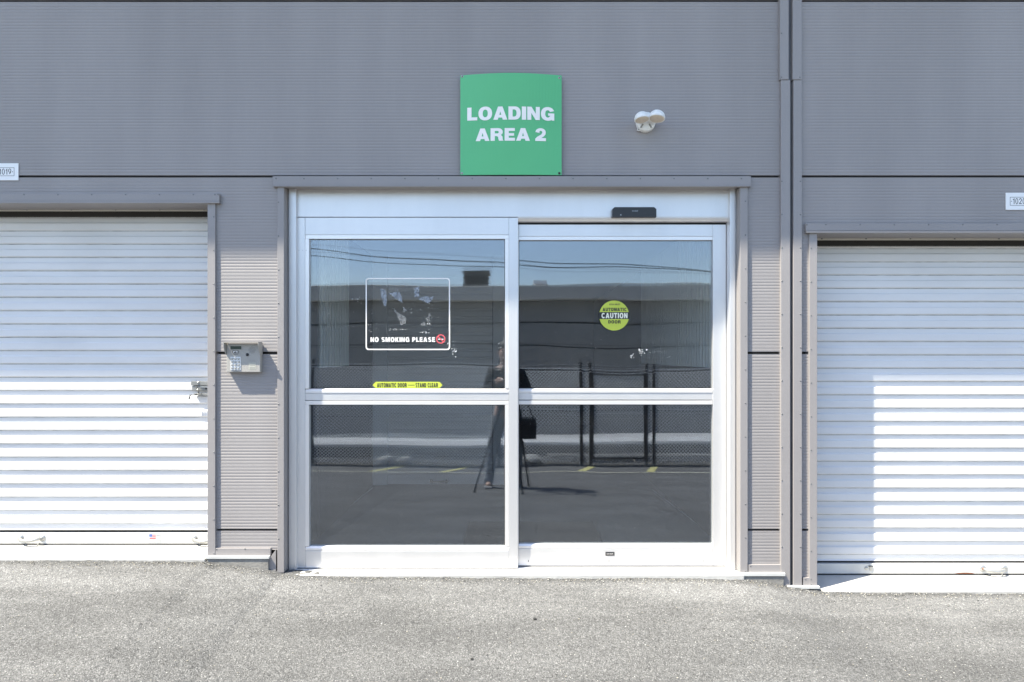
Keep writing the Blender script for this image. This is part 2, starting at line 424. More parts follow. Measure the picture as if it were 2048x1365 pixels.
for y in ys:
    for x in xs:
        z = ground_z(x, y)
        if 2.5 < y < 4.05 and abs(x) < 3.7:
            p = Vector((x, y, 0))
            z += .006 * noise.noise(p * 2.2) + .0022 * noise.noise(p * 19) + .0028 * noise.noise(p * 75)
            e = max(0, 1 - (4.0 - y) / .10)
            z += e * (.007 * noise.noise(p * 7 + Vector((9, 3, 1))) + .005 * noise.noise(p * 31))
        vs.append((x, y, z))
nx = len(xs)
fs = [(j * nx + i, j * nx + i + 1, (j + 1) * nx + i + 1, (j + 1) * nx + i) for j in range(len(ys) - 1) for i in range(nx - 1)]
mb.v = vs; mb.f = fs; mb.m = [0] * len(fs)
mb.build('ground', 'asphalt', smooth=True, kind='structure')

# parking lines painted on the lane, seen in the glass
def strip(mb, a, b, w):
    a, b = Vector(a), Vector(b); d = (b - a).normalized(); n = Vector((-d.y, d.x)) * w / 2; K = 24; vs = []
    for i in range(K + 1):
        p = a.lerp(b, i / K)
        for q in (p - n, p + n): vs.append((q.x, q.y, ground_z(q.x, q.y) + .005))
    mb.add(vs, [(2 * i, 2 * i + 2, 2 * i + 3, 2 * i + 1) for i in range(K)])
m_ = MB(); strip(m_, (-9, -2.60), (9, -2.72), .07); o = m_.build('parking_line', 'line_white', kind='structure')
for a in (-4.4, -2.2, -1.1, 1.08, 2.2, 4.4):
    m_ = MB(); strip(m_, (a, -2.78), (a + .32, -3.95), .12)
    m_.build('parking_line', 'line_yellow', kind='structure')

# ---------------------------------------------------------------- storage building
B = empty('storage_building', loc=(0, 4, 0)); B.matrix_parent_inverse
tag(B, 'grey ribbed metal self storage building with glass entrance and white roller doors', 'building')
B.location = (0, 0, 0)

PITCH, RD = .0179, .00085
def rib_y(z, y0):
    t = (z / PITCH) % 1.0
    k = [(0, 0), (.64, 0), (.72, RD), (.94, RD), (1, 0)]     # from bottom of a rib upwards
    for (a, ya), (b, yb) in zip(k, k[1:]):
        if a <= t <= b: return y0 + ya + (yb - ya) * (t - a) / max(1e-9, b - a)
    return y0
def ribbed(mb, x0, x1, z0, z1, y0=4.0, lip=True):
    zs = {z0, z1}; n0 = math.floor(z0 / PITCH)
    for i in range(n0, math.ceil(z1 / PITCH) + 1):
        for f in (0, .64, .72, .94):
            z = (i + f) * PITCH
            if z0 + 1e-4 < z < z1 - 1e-4: zs.add(z)
    zs = sorted(zs)
    seg = max(1, int((x1 - x0) / .12)); vs = []
    for z in zs:
        for i in range(seg + 1):
            x = x0 + (x1 - x0) * i / seg
            vs.append((x, rib_y(z, y0) + .0012 * noise.noise(Vector((x * 1.3, 0, z * 1.7))), z))
    fs = [(j * (seg + 1) + i, j * (seg + 1) + i + 1, (j + 1) * (seg + 1) + i + 1, (j + 1) * (seg + 1) + i) for j in range(len(zs) - 1) for i in range(seg)]
    mb.add(vs, fs)
    if lip:   # returned top and bottom edges
        mb.add([(x0, y0, z1), (x1, y0, z1), (x1, y0 + .03, z1), (x0, y0 + .03, z1)], [(0, 1, 2, 3)])
        mb.add([(x0, y0, z0), (x1, y0, z0), (x1, y0 + .03, z0), (x0, y0 + .03, z0)], [(3, 2, 1, 0)])

G = 2.2   # half joint in px
XL, XR = -9.0, 9.0
def panel(rects):
    mb = MB()
    for a, b, t, bt in rects:
        ribbed(mb, a, b, pz(bt), pz(t))
    return mb.build('wall_panel', 'panel', B)
c1, c2 = px(1572), px(1592)
# topmost course, first course, second course ... split at the column flashing
panel([(XL, c1, -352 + 0, 0)]); panel([(c2, XR, -352, 0)])
panel([(XL, c1, -525, -357)]); panel([(c2, XR, -525, -357)])
panel([(XL, c1, 4.5, 351)]); panel([(c2, XR, 4.5, 351)])
panel([(XL, px(555), 355.5, 400), (px(420), px(555), 400, 704)])
panel([(px(420), px(555), 708.5, 1058)])
panel([(px(420), px(556), 1062.5, 1100)])
panel([(px(1488), c1, 355.5, 704)])
panel([(px(1488), c1, 708.5, 1058)])
panel([(px(1488), c1, 1062.5, 1134)])
panel([(c2, XR, 355.5, 462), (c2, px(1626), 462, 704)])
panel([(c2, px(1626), 708.5, 1058)])
panel([(c2, px(1626), 1062.5, 1160)])
# dark backing behind the joints
mb = MB()
mb.box(XL, XR, 4.03, 4.06, pz(372), pz(-525))
mb.box(XL, px(560), 4.03, 4.06, pz(403), pz(373)); mb.box(px(432), px(566), 4.03, 4.06, pz(1140), pz(404))
mb.box(px(1486), px(1615), 4.03, 4.06, pz(1165), pz(373)); mb.box(px(1616), XR, 4.03, 4.06, pz(448), pz(373))
mb.build('joint_backing', 'joint', B)

def trim(name, rects, y0=3.985, y1=4.004, screws=(), bevel=.0015):
    mb = MB()
    for r in rects: mb.pbox(*r, y0, y1)
    o = mb.build(name, 'trim', B, bevel=bevel)
    if screws:
        sb = MB()
        for x, y in screws:
            sb.dome((px(x, y0), y0 + .0003, pz(y, y0)), .0046, (0, -1, 0), 8, 3, .6)
        so_ = sb.build('screws', 'screw', o, smooth=True, kind='stuff')
    return o
# entrance surround
t = trim('header_flashing', [(545, 1502, 352.5, 371)], 3.975, 3.998, [(608 + 67.3 * i, 357.5) for i in range(14)] + [(552, 357)])
mb = MB(); mb.box(px(545, 3.97), px(1502, 3.97), 3.969, 4.0, pz(373.5, 3.97), pz(371, 3.97)); mb.box(px(566), px(1484), 3.99, 4.09, pz(373.4, 3.99), pz(371.6, 3.99))
mb.build('header_drip_lip', 'trim', B, bevel=.0008)
trim('side_flashing', [(554.5, 568, 374, 1146)], 3.984, 4.06, [(557, 405 + 67.3 * i) for i in range(11)])
trim('side_flashing', [(1480.5, 1495.5, 374, 1147)], 3.984, 4.06, [(1491, 403 + 67.3 * i) for i in range(12)])
# lower left foot of the flashing: bent flap
mb = MB(); mb.prism([(px(x), pz(y)) for x, y in ((540, 1141), (553.5, 1146), (553.5, 1098), (539.5, 1118))], 3.986, 3.995)
mb.build('flashing_foot', 'trim', B, bevel=.001)
# left roller door surround
trim('header_flashing', [(-700, 438.5, 388, 403)], 3.978, 3.998, [(-20 + 67.8 * i - 0, 389.5) for i in range(7)] + [(430, 389.5), (436, 389.5)])
mb = MB(); mb.box(px(-700), px(438.5, 3.972), 3.971, 4.0, pz(406.5, 3.97), pz(403, 3.97)); mb.box(px(-700), px(416), 3.99, 4.19, pz(407, 3.99), pz(404.5, 3.99))
mb.build('header_drip_lip', 'trim', B, bevel=.0008)
trim('side_flashing', [(415, 430.5, 407, 1112)], 3.986, 4.20, [(427.5, 434 + 67.3 * i) for i in range(11)])
# right roller door surround
trim('header_flashing', [(1612, 2800, 447, 462)], 3.978, 3.998, [(1614, 450), (1652, 449.5)] + [(1652 + 68.5 * i, 449.5) for i in range(1, 7)])
mb = MB(); mb.box(px(1613, 3.972), px(2800), 3.971, 4.0, pz(466, 3.97), pz(462.3, 3.97)); mb.box(px(1634), px(2800), 3.99, 4.19, pz(466.5, 3.99), pz(463.5, 3.99))
mb.build('header_drip_lip', 'trim', B, bevel=.0008)
trim('side_flashing', [(1619, 1634.5, 467, 1172)], 3.986, 4.20, [(1622.5, 497 + 67.3 * i) for i in range(11)])
# expansion joint column: two flashings with a recessed dark channel between
trim('column_flashing', [(1562, 1580.5, 160.5, 1172)], 3.982, 4.05, [(1564, 363 + 66.5 * i) for i in range(12)] + [(1564, 100)])
trim('column_flashing', [(1587, 1604, 160.5, 1173)], 3.982, 4.05, [(1601, 363 + 66.5 * i) for i in range(12)])
trim('column_flashing', [(1560, 1577.5, -520, 159.5)], 3.978, 4.05, [(1563, 155), (1563, 67)])
trim('column_flashing', [(1585.5, 1604, -520, 159.5)], 3.978, 4.05, [(1600, 155)])
mb = MB(); mb.pbox(1576, 1583.6, 164, 1176, 4.012, 4.05); mb.pbox(1575.5, 1583.8, -520, 163, 4.008, 4.05); mb.build('joint_channel', 'groove', B, bevel=.001)
mb = MB(); mb.pbox(1583.6, 1590, -520, 1176, 4.03, 4.05); mb.build('joint_channel', 'joint', B)
# base plates
trim('base_flashing', [(431, 541, 1097, 1113)], 3.987, 4.01, [(433, 1099), (490, 1098)])
trim('base_flashing', [(1497, 1566, 1130, 1146)], 3.987, 4.01, [(1501, 1132), (1563, 1132)])
trim('base_flashing', [(1606, 1622, 1156, 1172)], 3.987, 4.01, [(1611, 1159), (1622, 1159)])
def flash(a, b, t, bt, y0=3.967):
    mb = MB(); mb.pbox(a, b, t, bt, y0, 4.03); return mb.build('sill_flashing', 'bar_white', B, bevel=.001)
flash(412, 538, 1113.5, 1118.5); flash(1483, 1571, 1147, 1153); flash(1572, 1640, 1173.5, 1178.5)
def block(a, b, t, bt, y0=3.973):
    mb = MB(); mb.pbox(a, b, t, bt, y0, 4.4); return mb.build('footing_block', 'concrete', B, bevel=.003)
block(414, 537, 1119, 1160); block(1486, 1568, 1153.5, 1200); block(1568.5, 1640, 1179, 1210, 3.985)
# sills
mb = MB(); mb.xprism([(3.972, CZ - 1.60), (4.8, CZ - 1.60), (4.8, CZ - 1.132), (4.19, CZ - 1.142), (3.972, pz(1118.3, 3.972))], XL, px(414)); mb.build('door_sill', 'white_concrete', B, bevel=.004)
mb = MB(); mb.xprism([(3.965, CZ - 1.60), (4.8, CZ - 1.60), (4.8, pz(1150, 4.19)), (4.19, pz(1152, 4.19)), (3.965, pz(1182.5, 3.965))], px(1640.5), XR); mb.build('door_sill', 'white_concrete', B, bevel=.004)
mb = MB(); mb.box(px(567), px(1484.5), 3.962, 4.29, -.3, CZ - 1.2475); mb.build('door_sill', 'white_concrete', B, bevel=.004)
zs = CZ - 1.2475
mb = MB(); mb.box(px(578, 4.05), px(1470, 4.05), 4.045, 4.17, zs, zs + .002); mb.build('threshold_strip', 'alu', B, bevel=.0015)

# envelope: roof with overhang, end and back walls
mb = MB(); mb.box(-9.6, 9.6, 3.15, 14.2, 3.508 + CZ, 3.62 + CZ); mb.build('roof', 'roofing', B)
mb = MB(); mb.box(XL, XL + .1, 4.07, 14, -.6, 3.5 + CZ); mb.box(XR - .1, XR, 4.07, 14, -.6, 3.5 + CZ); mb.box(XL + .1, XR - .1, 13.9, 14, -.6, 3.5 + CZ)
mb.build('outer_wall', 'panel', B)

# ---- roller doors
DP = 4.21
PIT = 26.65 / F * DP
def curtain(parent, x0, x1, ztop, zbot):
    """one slat mesh, copied for every corrugation"""
    seg = 20; d = .0115; k = PIT
    prof = [(0, .000), (.0, 0)]
    pts = [(0.0, 0), (.006, d), (.006 + .029, d), (.006 + .029 + .006, 0), (k, 0)]   # local z up from slat bottom, recess depth
    # proud flat bottom edge at z=0 of the recess section of the slat below: order = recess, ledge slope, flat
    # from bottom: undercut(0->d), recess, ledge slope, proud flat
    n = int(round((ztop - zbot) / k))
    me = None; objs = []
    for i in range(n):
        if me is None:
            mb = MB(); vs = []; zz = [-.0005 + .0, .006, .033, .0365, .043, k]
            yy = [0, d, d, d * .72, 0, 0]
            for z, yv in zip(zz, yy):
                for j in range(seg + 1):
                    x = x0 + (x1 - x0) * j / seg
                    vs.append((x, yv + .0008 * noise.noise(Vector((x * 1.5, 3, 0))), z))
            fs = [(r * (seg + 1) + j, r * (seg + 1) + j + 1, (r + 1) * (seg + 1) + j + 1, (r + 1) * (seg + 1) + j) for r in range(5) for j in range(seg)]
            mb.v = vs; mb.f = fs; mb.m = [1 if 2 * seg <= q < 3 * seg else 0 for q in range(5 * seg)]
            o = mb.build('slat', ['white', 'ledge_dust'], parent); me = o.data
        else:
            o = bpy.data.objects.new('slat', me); COL.objects.link(o); o.parent = parent
        o.location = (0, DP, zbot + i * k)
        objs.append(o)
    return n

def handle(parent, xa, xb, y, rusty=False):
    mb = MB(); D = DP - .016
    for x, r in ((xa, rusty), (xb, False)):
        mb.dome((px(x, D), D + .006, pz(y, D)), .021, (0, -1, 0), 14, 4, .45)
        mb.dome((px(x, D), D - .004, pz(y, D)), .008, (0, -1, 0), 8, 3, .7, mi=1 if rusty and x == xa else 2)
    A, C = px(xa, D), px(xb, D); z = pz(y, D)
    mb.tube([(A, D - .004, z), (A + .025, D - .026, z - .004), (A + .06, D - .032, z - .008), (C - .06, D - .032, z - .008), (C - .025, D - .026, z - .004), (C, D - .004, z)], [.007, .008, .009, .009, .008, .007], 10)
    mb.tube([(A + .03, D, z - .028), (A + .05, D - .012, z - .050), (C - .03, D - .012, z - .050), (C - .015, D, z - .026)], .003, 6, mi=2)
    return mb.build('handle', ['chrome', 'rust', 'dull_steel'], parent, smooth=True)

def roller(x0p, x1p, top, bot, slat_bottom, bartop, sill_y, side):
    R = empty('roller_door', B)
    x0, x1 = (px(x0p, DP) if abs(x0p) < 2500 else x0p / 1000), px(x1p, DP)
    zb = pz(bartop, DP)
    z0 = pz(slat_bottom, DP) - PIT * round((pz(slat_bottom, DP) - zb) / PIT)
    nsl = int(math.ceil((pz(top, DP) - z0) / PIT))
    curtain(R, x0, x1, z0 + nsl * PIT, z0)
    # bottom bar, weather seal
    mb = MB(); mb.box(x0, x1, DP - .012, DP + .02, pz(bot, DP - .012), zb + .001); mb.build('bottom_bar', 'bar_white', R, bevel=.0025)
    mb = MB(); mb.box(x0, x1, DP - .004, DP + .012, pz(bot, DP) - .012, pz(bot, DP)); mb.build('bottom_seal', 'rubber', R)
    # head: brush seal and its holder
    mb = MB(); mb.box(x0, x1, DP - .034, DP - .026, pz(top - 14, DP - .03), pz(top - 20.5, DP - .03))
    mb.build('brush_holder', 'strip', R, bevel=.0008)
    mb = MB()
    zt = pz(top - 13.8, DP - .028)
    mb.box(x0, x1, DP - .027, DP - .021, pz(top - 2.6, DP - .027), zt)
    for i in range(int((x1 - x0) / .006)):
        x = x0 + i * .006 + random.random() * .004; l = random.random() * .007
        mb.add([(x, DP - .024, zt - .02), (x + .004, DP - .024, zt - .02), (x + .002 + random.uniform(-.003, .003), DP - .026, pz(top - 2.6, DP - .026) - l)], [(0, 2, 1)])
    mb.build('brush_seal', 'bristle', R, kind='stuff')
    # unseen dark backing, added behind the curtain to block light
    mb = MB(); mb.box(x0, x1, DP + .05, DP + .3, CZ - 1.4, pz(top - 40, DP)); mb.build('light_block_backing', 'int_dark', R)
    sb = MB()
    sp = 88.5
    xx = (55 if side == 'L' else 1643)
    k = 0
    while xx + k * sp < 2600 and k < 12:
        q = xx + k * sp
        if x0 < px(q, DP) < x1: sb.dome((px(q, DP - .03), DP - .0343, pz(top - 17.5, DP - .034)), .006, (0, -1, 0), 8, 2, .6)
        k += 1
    sb.build('screws', 'screw', R, smooth=True, kind='stuff')
    return R
RLn = roller(-9000 + 0, 432, 437, 1088, 1033.4, 1066, 1118, 'L')
RRt = roller(1618, 2600, 495, 1148, 1122, 1127, 1183, 'R')
handle(RLn, 40, 84, 1077); handle(RLn, 388, 432, 1078)
handle(RRt, 1966, 2010, 1138, True)
# filler below the left door bar near the jamb (gap and rubber astragal)
# latch on the left door
mb = MB(); D = DP - .022
mb.pbox(382, 420, 763, 771, D, D + .02); mb.pbox(384, 420, 772, 781.5, D + .004, D + .02); mb.pbox(388, 420, 787.5, 791.5, D, D + .02)
mb.pbox(400, 420, 773.5, 776, D - .004, D + .004, 1)
mb.pbox(410, 414, 775.5, 779.5, D + .0035, D + .006, 2)
mb.dome((px(396, D), D, pz(765.5, D)), .008, (0, -1, 0), 10, 3, .8, 1)
ch = [(394, 773), (396, 777.5), (398, 783), (399.5, 787), (396, 789), (391, 790), (386, 790), (382, 791)]
for i in range(len(ch) - 1):
    a, b = ch[i], ch[i + 1]
    mb.tube([(px(a[0], D), D - .010, pz(a[1], D)), (px((a[0] + b[0]) / 2 + .8, D), D - .016, pz((a[1] + b[1]) / 2, D)), (px(b[0], D), D - .010, pz(b[1], D))], .0035, 6, 1 if i % 2 else 2)
mb.tube([(px(382, D), D - .01, pz(790, D)), (px(380, D), D - .012, pz(798.5, D))], .0035, 6, 2)
mb.build('latch', ['dull_steel', 'steel', 'black'], RLn, bevel=.0006)
# maker's flag sticker on the left bar
mb = MB(); D = DP - .0135
mb.tess([[(px(a, D), pz(b, D)) for a, b in ((297, 1085), (321, 1085), (321, 1067), (297, 1067))]], lambda u, v: (u, D, v), 0)
D2 = D - .0008
def quadp(a, b, c, d, mi, dd=D2): mb.tess([[(px(a, dd), pz(d, dd)), (px(b, dd), pz(d, dd)), (px(b, dd), pz(c, dd)), (px(a, dd), pz(c, dd))]], lambda u, v: (u, dd, v), mi)
quadp(298.5, 304.5, 1069, 1074, 1)
for i in range(3): quadp(305 if i < 2 else 299, 311.5, 1070 + i * 3, 1071.3 + i * 3, 2)
quadp(299, 311.5, 1077.2, 1078.5, 2); quadp(313, 319, 1071, 1072, 3); quadp(299, 320, 1081.5, 1082.2, 3)
mb.build('sticker', ['bar_white', 'blue', 'red', 'steel'], RLn)
# lock hole and blank sticker on the right bar
mb = MB(); D = DP - .0135
mb.dome((px(1733, D), D + .001, pz(1137, D)), .012, (0, -1, 0), 12, 3, .4, 0)
mb.pbox(1738, 1746, 1132.5, 1134, D - .006, D, 1); mb.pbox(1740, 1745, 1134, 1142, D - .003, D, 2)
mb.build('lock', ['chrome', 'black', 'steel'], RRt, smooth=False)
mb = MB(); mb.tess([[(px(a, D), pz(b, D)) for a, b in ((1748, 1143), (1793, 1142.5), (1793, 1131), (1748, 1131))]], lambda u, v: (u, D, v), 0)
mb.build('sticker', 'sign_white', RRt)
mb = MB(); D = DP - .0132
mb.tess([[(px(a, D), pz(b, D)) for a, b in ((1908, 1148), (1950, 1148), (1944, 1146.4), (1930, 1145.8), (1916, 1146.5))]], lambda u, v: (u, D, v), 0)
mb.build('rust_stain', 'rust', RRt)

# ---- automatic sliding entrance
FR = empty('entrance_frame', B)
mb = MB(); mb.pbox(577.5, 592, 376, 1141, 4.05, 4.20); mb.build('jamb', 'alu', FR, bevel=.0015)
mb = MB(); mb.pbox(1460, 1470.5, 376, 1141, 4.05, 4.20); mb.build('jamb', 'alu', FR, bevel=.0015)
mb = MB(); mb.pbox(568.5, 577.2, 376, 1143, 4.062, 4.21); mb.build('jamb_return', 'alu', FR, bevel=.001)
mb = MB(); mb.pbox(1470.8, 1480, 376, 1143, 4.058, 4.21); mb.build('jamb_return', 'alu', FR, bevel=.001)
mb = MB(); mb.pbox(592.6, 1457.5, 379, 434.3, 4.078, 4.3); mb.build('header_cover', 'alu', FR, bevel=.0015)
# right part of the header with rounded lower edge
hz0, hz1, hy = pz(443, 4.078), pz(434.5, 4.078), 4.079
pr = [(4.3, hz0 + .0), (4.3, hz1), (hy, hz1)] + [(hy + .026 - .026 * math.cos(t), hz0 + .026 - .026 * math.sin(t)) for t in [i * math.pi / 2 / 8 for i in range(9)]]
mb = MB(); mb.xprism(pr, px(1035.4, 4.078), px(1457.5, 4.078)); mb.build('header_lower_edge', 'alu', FR)
mb = MB(); mb.box(px(592.6, 4.12), px(1459, 4.12), 4.125, 4.3, pz(449, 4.12), pz(434.5, 4.12)); mb.box(px(1457.7, 4.1), px(1461, 4.1), 4.10, 4.3, 0, pz(378, 4.1)); mb.box(px(566), px(1484), 4.21, 4.3, pz(377.5, 4.3), pz(370, 4.3) + .1)
mb.build('shadow_gap', 'rubber', FR)
# motion sensor on the header
mb = MB(); D = 4.078
q = [(1224.5, 435), (1312.5, 435), (1312.5, 419), (1308, 415), (1229, 415), (1224.5, 419)]
mb.prism([(px(a, D - .03), pz(b, D - .03)) for a, b in q], D - .035, D)
ptext(mb, 'ASSA ABLOY', 1264, 1276, 421.5, 423.2, D - .0358, 1, .03)
mb.pbox(1241, 1242.6, 429, 431.5, D - .0365, D - .035, 1)
mb.build('motion_sensor', ['black', 'steel'], FR, bevel=.0015)

def bulge(x0, x1, z0, z1, y, amp, mb, seg=24):
    vs = []
    for j in range(seg + 1):
        for i in range(seg + 1):
            u, v = i / seg, j / seg
            vs.append((x0 + (x1 - x0) * u, y + amp * 16 * u * (1 - u) * v * (1 - v) * .5 + amp * .5 * 4 * v * (1 - v), z0 + (z1 - z0) * v))
    mb.add(vs, [(j * (seg + 1) + i, j * (seg + 1) + i + 1, (j + 1) * (seg + 1) + i + 1, (j + 1) * (seg + 1) + i) for j in range(seg) for i in range(seg)])

def leaf(y0, xo0, xi0, xi1, xo1, t, tb, g, mt, mid, mlb, bt, bot, amps, slb=True):
    """sliding leaf measured in photo pixels: outer/inner x, then the y stations"""
    L_ = empty('sliding_door', B); th = .045
    mb = MB(); mb.pbox(xo0, xi0, t, bot, y0, y0 + th); mb.build('stile', 'alu', L_, bevel=.0015)
    mb = MB(); mb.pbox(xi1, xo1, t, bot, y0, y0 + th); mb.build('stile', 'alu', L_, bevel=.0015)
    e = .35
    mb = MB(); mb.pbox(xi0 + e, xi1 - e, t, tb, y0 + .001, y0 + th); mb.build('top_rail', 'alu', L_, bevel=.0012)
    mb = MB(); mb.pbox(xi0 + e, xi1 - e, mt + 9, mid + 13, y0 + .006, y0 + th); mb.build('middle_rail', 'alu', L_, bevel=.0012)
    mb = MB(); mb.pbox(xi0 + e, xi1 - e, bt + 9, bot, y0 + .001, y0 + th); mb.build('bottom_rail', 'alu', L_, bevel=.0012)
    mb = MB(); mb.box(px(xo0 + 1, y0), px(xo1 - 1, y0), y0 + .004, y0 + .03, CZ - 1.2452, pz(bot, y0) + .001); mb.build('door_sweep', 'rubber', L_)
    def bead(a, b, c, d, k):
        z0, z1 = pz(d, y0), pz(c, y0); x0, x1 = px(a, y0), px(b, y0)
        mb = MB()
        if k == 'low': mb.xprism([(y0 + .003, z0 + .0003), (y0 + .04, z0 + .0003), (y0 + .04, z1), (y0 + .012, z1), (y0 + .003, z1 - .010)], x0, x1)
        else: mb.box(x0, x1, y0 + .003, y0 + .04, z0, z1)
        mb.build('glazing_bead', 'alu2', L_, bevel=.0008)
    for a, b, k in ((tb, g, 'top'), (mt, mt + 8.7, 'low'), (mlb, mlb + 8, 'top'), (bt, bt + 8.7, 'low')):
        bead(xi0 + e, xi1 - e, a + .2, b, k)
    gx0, gx1 = xi0 + (8 if xi0 < 1000 else 0), xi1 - 8 if xo1 < 1100 else xi1
    for ga, gb in ((g, mt), (mlb + 8, bt)):
        if xi0 < 1000:
            mb = MB(); mb.pbox(xi0 + e, gx0, ga + .3, gb - .3, y0 + .003, y0 + .04); mb.build('glazing_bead', 'alu2', L_, bevel=.0008)
            mb = MB(); mb.pbox(gx1, xi1 - e, ga + .3, gb - .3, y0 + .003, y0 + .04); mb.build('glazing_bead', 'alu2', L_, bevel=.0008)
        x0, x1, z0, z1 = px(gx0 - 2, y0), px(gx1 + 2, y0), pz(gb + 2, y0), pz(ga - 2, y0)
        mb = MB(); bulge(x0, x1, z0, z1, y0 + .022, amps[0], mb); mb.build('glass_pane', 'glass_outer', L_, smooth=True)
        mb = MB(); bulge(x0, x1, z0, z1, y0 + .036, amps[1], mb); mb.build('glass_pane', 'glass_inner', L_, smooth=True)
        # dark gasket line round the pane
        mb = MB(); w = 1.1; a0, a1, b0, b1 = gx0, gx1, ga, gb
        yy0, yy1 = y0 + .016, y0 + .0215
        mb.pbox(a0, a1, b0 - .2, b0 + w, yy0, yy1); mb.pbox(a0, a1, b1 - w, b1 + .2, yy0, yy1)
        mb.pbox(a0, a0 + w, b0 + w, b1 - w, yy0, yy1); mb.pbox(a1 - w, a1, b0 + w, b1 - w, yy0, yy1)
        mb.build('gasket', 'rubber', L_)
    return L_
LL = leaf(4.078, 593, 610, 1018, 1036, 435.5, 470, 478, 778, 788, 802, 1093.5, 1136, (-.0011, .0006))
LR = leaf(4.116, 1020, 1037.5, 1426, 1452, 449.5, 473, 480.5, 777.5, 787, 801.5, 1089, 1131.6, (.0008, -.0007))
# small seams and screw holes of the leaves
mb = MB()
for x in (1057, 1218, 1408): mb.pbox(x - .6, x + .6, 1121, 1124.5, 4.1145, 4.1165)
mb.build('slot_holes', 'rubber', LR, kind='stuff')
mb = MB()
for x in (598, 605, 612): mb.dome((px(x, 4.077), 4.0778, pz(501, 4.077)), .0018, (0, -1, 0), 6, 2, .5)
mb.build('screws', 'screw', LL, kind='stuff')
mb = MB(); D = 4.1145
mb.tess([[(px(a, D), pz(b, D)) for a, b in ((1211, 1112), (1229, 1112), (1229, 1104.5), (1211, 1104.5))]], lambda u, v: (u, D, v), 0)
ptext(mb, 'ASSA ABLOY', 1213.2, 1226.8, 1107.5, 1109.1, D - .0008, 1, .03)
mb.build('maker_label', ['ink', 'sign_white'], LR)

# decals on the left pane
GY = 4.078 + .0195
def rrect(x0, x1, y0, y1, r, n=6):
    out = []
    for cx, cy, a in ((x1 - r, y1 - r, 0), (x0 + r, y1 - r, 90), (x0 + r, y0 + r, 180), (x1 - r, y0 + r, 270)):
        for i in range(n + 1):
            t_ = rad(a + 90 * i / n); out.append((cx + r * math.cos(t_), cy + r * math.sin(t_)))
    return out
def pflat(mb, loops, d, mi): mb.tess([[(px(a, d), pz(b, d)) for a, b in lp] for lp in loops], lambda u, v: (u, d, v), mi)
def circ(cx, cy, r, n=28): return [(cx + r * math.cos(2 * math.pi * i / n), cy + r * math.sin(2 * math.pi * i / n)) for i in range(n)]
gd = GY - .0006
mb = MB()
pflat(mb, [rrect(731.3, 900.2, 556.5, 700.5, 6), rrect(733.7, 897.8, 558.9, 698.1, 4.5)], gd, 0)
ptext(mb, 'NO SMOKING PLEASE', 741, 870, 675, 684.3, gd, 0, .045)
pflat(mb, [circ(881.5, 678.5, 9.2), circ(881.5, 678.5, 7.3)], gd, 1)
pflat(mb, [[(875.2, 673.4), (876.6, 672.0), (887.8, 683.6), (886.4, 685.0)]], gd - .0003, 1)
pflat(mb, [[(876, 678.1), (887, 678.1), (887, 679.6), (876, 679.6)]], gd + .0002, 0)
mb.build('no_smoking_decal', ['sign_white', 'red'], LL)
mb = MB()
for pl, mi in (([(761, 577), (772, 581), (774, 600), (773, 614), (768, 613), (762, 592)], 0), ([(778, 587), (790, 584), (800, 585), (806, 606), (796, 601)], 0),
               ([(829, 575), (838, 575), (838, 594), (829, 594)], 0), ([(836, 598), (850, 593), (862, 595), (868, 592), (863, 603), (855, 607)], 0),
               ([(785, 614), (795, 625), (808, 632), (813, 637), (811, 648), (802, 651), (796, 636)], 1), ([(841, 648), (850, 645), (851, 651), (843, 653)], 1),
               ([(853, 641), (858, 627), (862, 630), (857, 643), (864, 652), (857, 650)], 1), ([(806, 613), (810, 618), (816, 621), (806, 626)], 1)):
    q = []
    for i, a in enumerate(pl):
        b = pl[(i + 1) % len(pl)]; L0 = math.hypot(b[0] - a[0], b[1] - a[1]); n = max(2, int(L0 / 2.2))
        for k_ in range(n):
            t_ = k_ / n; j = 0 if k_ == 0 else random.uniform(-.9, .9)
            q.append((a[0] + (b[0] - a[0]) * t_ + j * (b[1] - a[1]) / L0, a[1] + (b[1] - a[1]) * t_ - j * (b[0] - a[0]) / L0))
    pflat(mb, [q], gd, 2 if mi else 0)
rnd = random.Random(3)
def crumbs(cx, cy, sx, sy, n, s0=.3, s1=1.4, mi=1, d=None):
    d = d or gd
    for i in range(n):
        x, y = rnd.gauss(cx, sx), rnd.gauss(cy, sy); s_ = rnd.uniform(s0, s1); a = rnd.random() * 3
        k = rnd.randint(3, 5)
        pflat(mb, [[(x + s_ * rnd.uniform(.4, 1) * math.cos(a + 2 * math.pi * j / k), y + s_ * rnd.uniform(.4, 1) * math.sin(a + 2 * math.pi * j / k)) for j in range(k)]], d - .0002, mi)
for args in ((790, 578, 16, 2.5, 34), (845, 576, 14, 2.5, 20), (790, 659.5, 18, .8, 30), (860, 640, 9, 9, 26), (748, 648, 10, 12, 16), (860, 610, 12, 7, 20), (822, 620, 8, 6, 12),
             (851, 666, 6, 2, 10, .6, 2), (908, 702, 2.5, 5, 14, .6, 2.2), (650, 625, 10, 7, 34), (712, 600, 6, 4, 12), (900, 690, 12, 8, 20), (1003, 720, 3, 40, 40), (820, 640, 110, 90, 120, .2, .7)):
    crumbs(*args)
mb.build('film_residue', ['film', 'paper', 'torn'], LL, kind='stuff')
mb = MB()
hx = [(745, 770.5), (751.5, 777), (878.5, 777), (885, 770.5), (878.5, 764), (751.5, 764)]
pflat(mb, [hx], gd, 0)
ptext(mb, 'AUTOMATIC DOOR', 754, 813.5, 766.6, 775, gd - .0006, 1, .02); ptext(mb, 'STAND CLEAR', 831, 876, 766.6, 775, gd - .0006, 1, .02)
pflat(mb, [[(816, 770.3), (829, 770.3), (829, 771.2), (816, 771.2)]], gd - .0006, 1)
mb.build('sticker', ['yellow', 'ink'], LL)
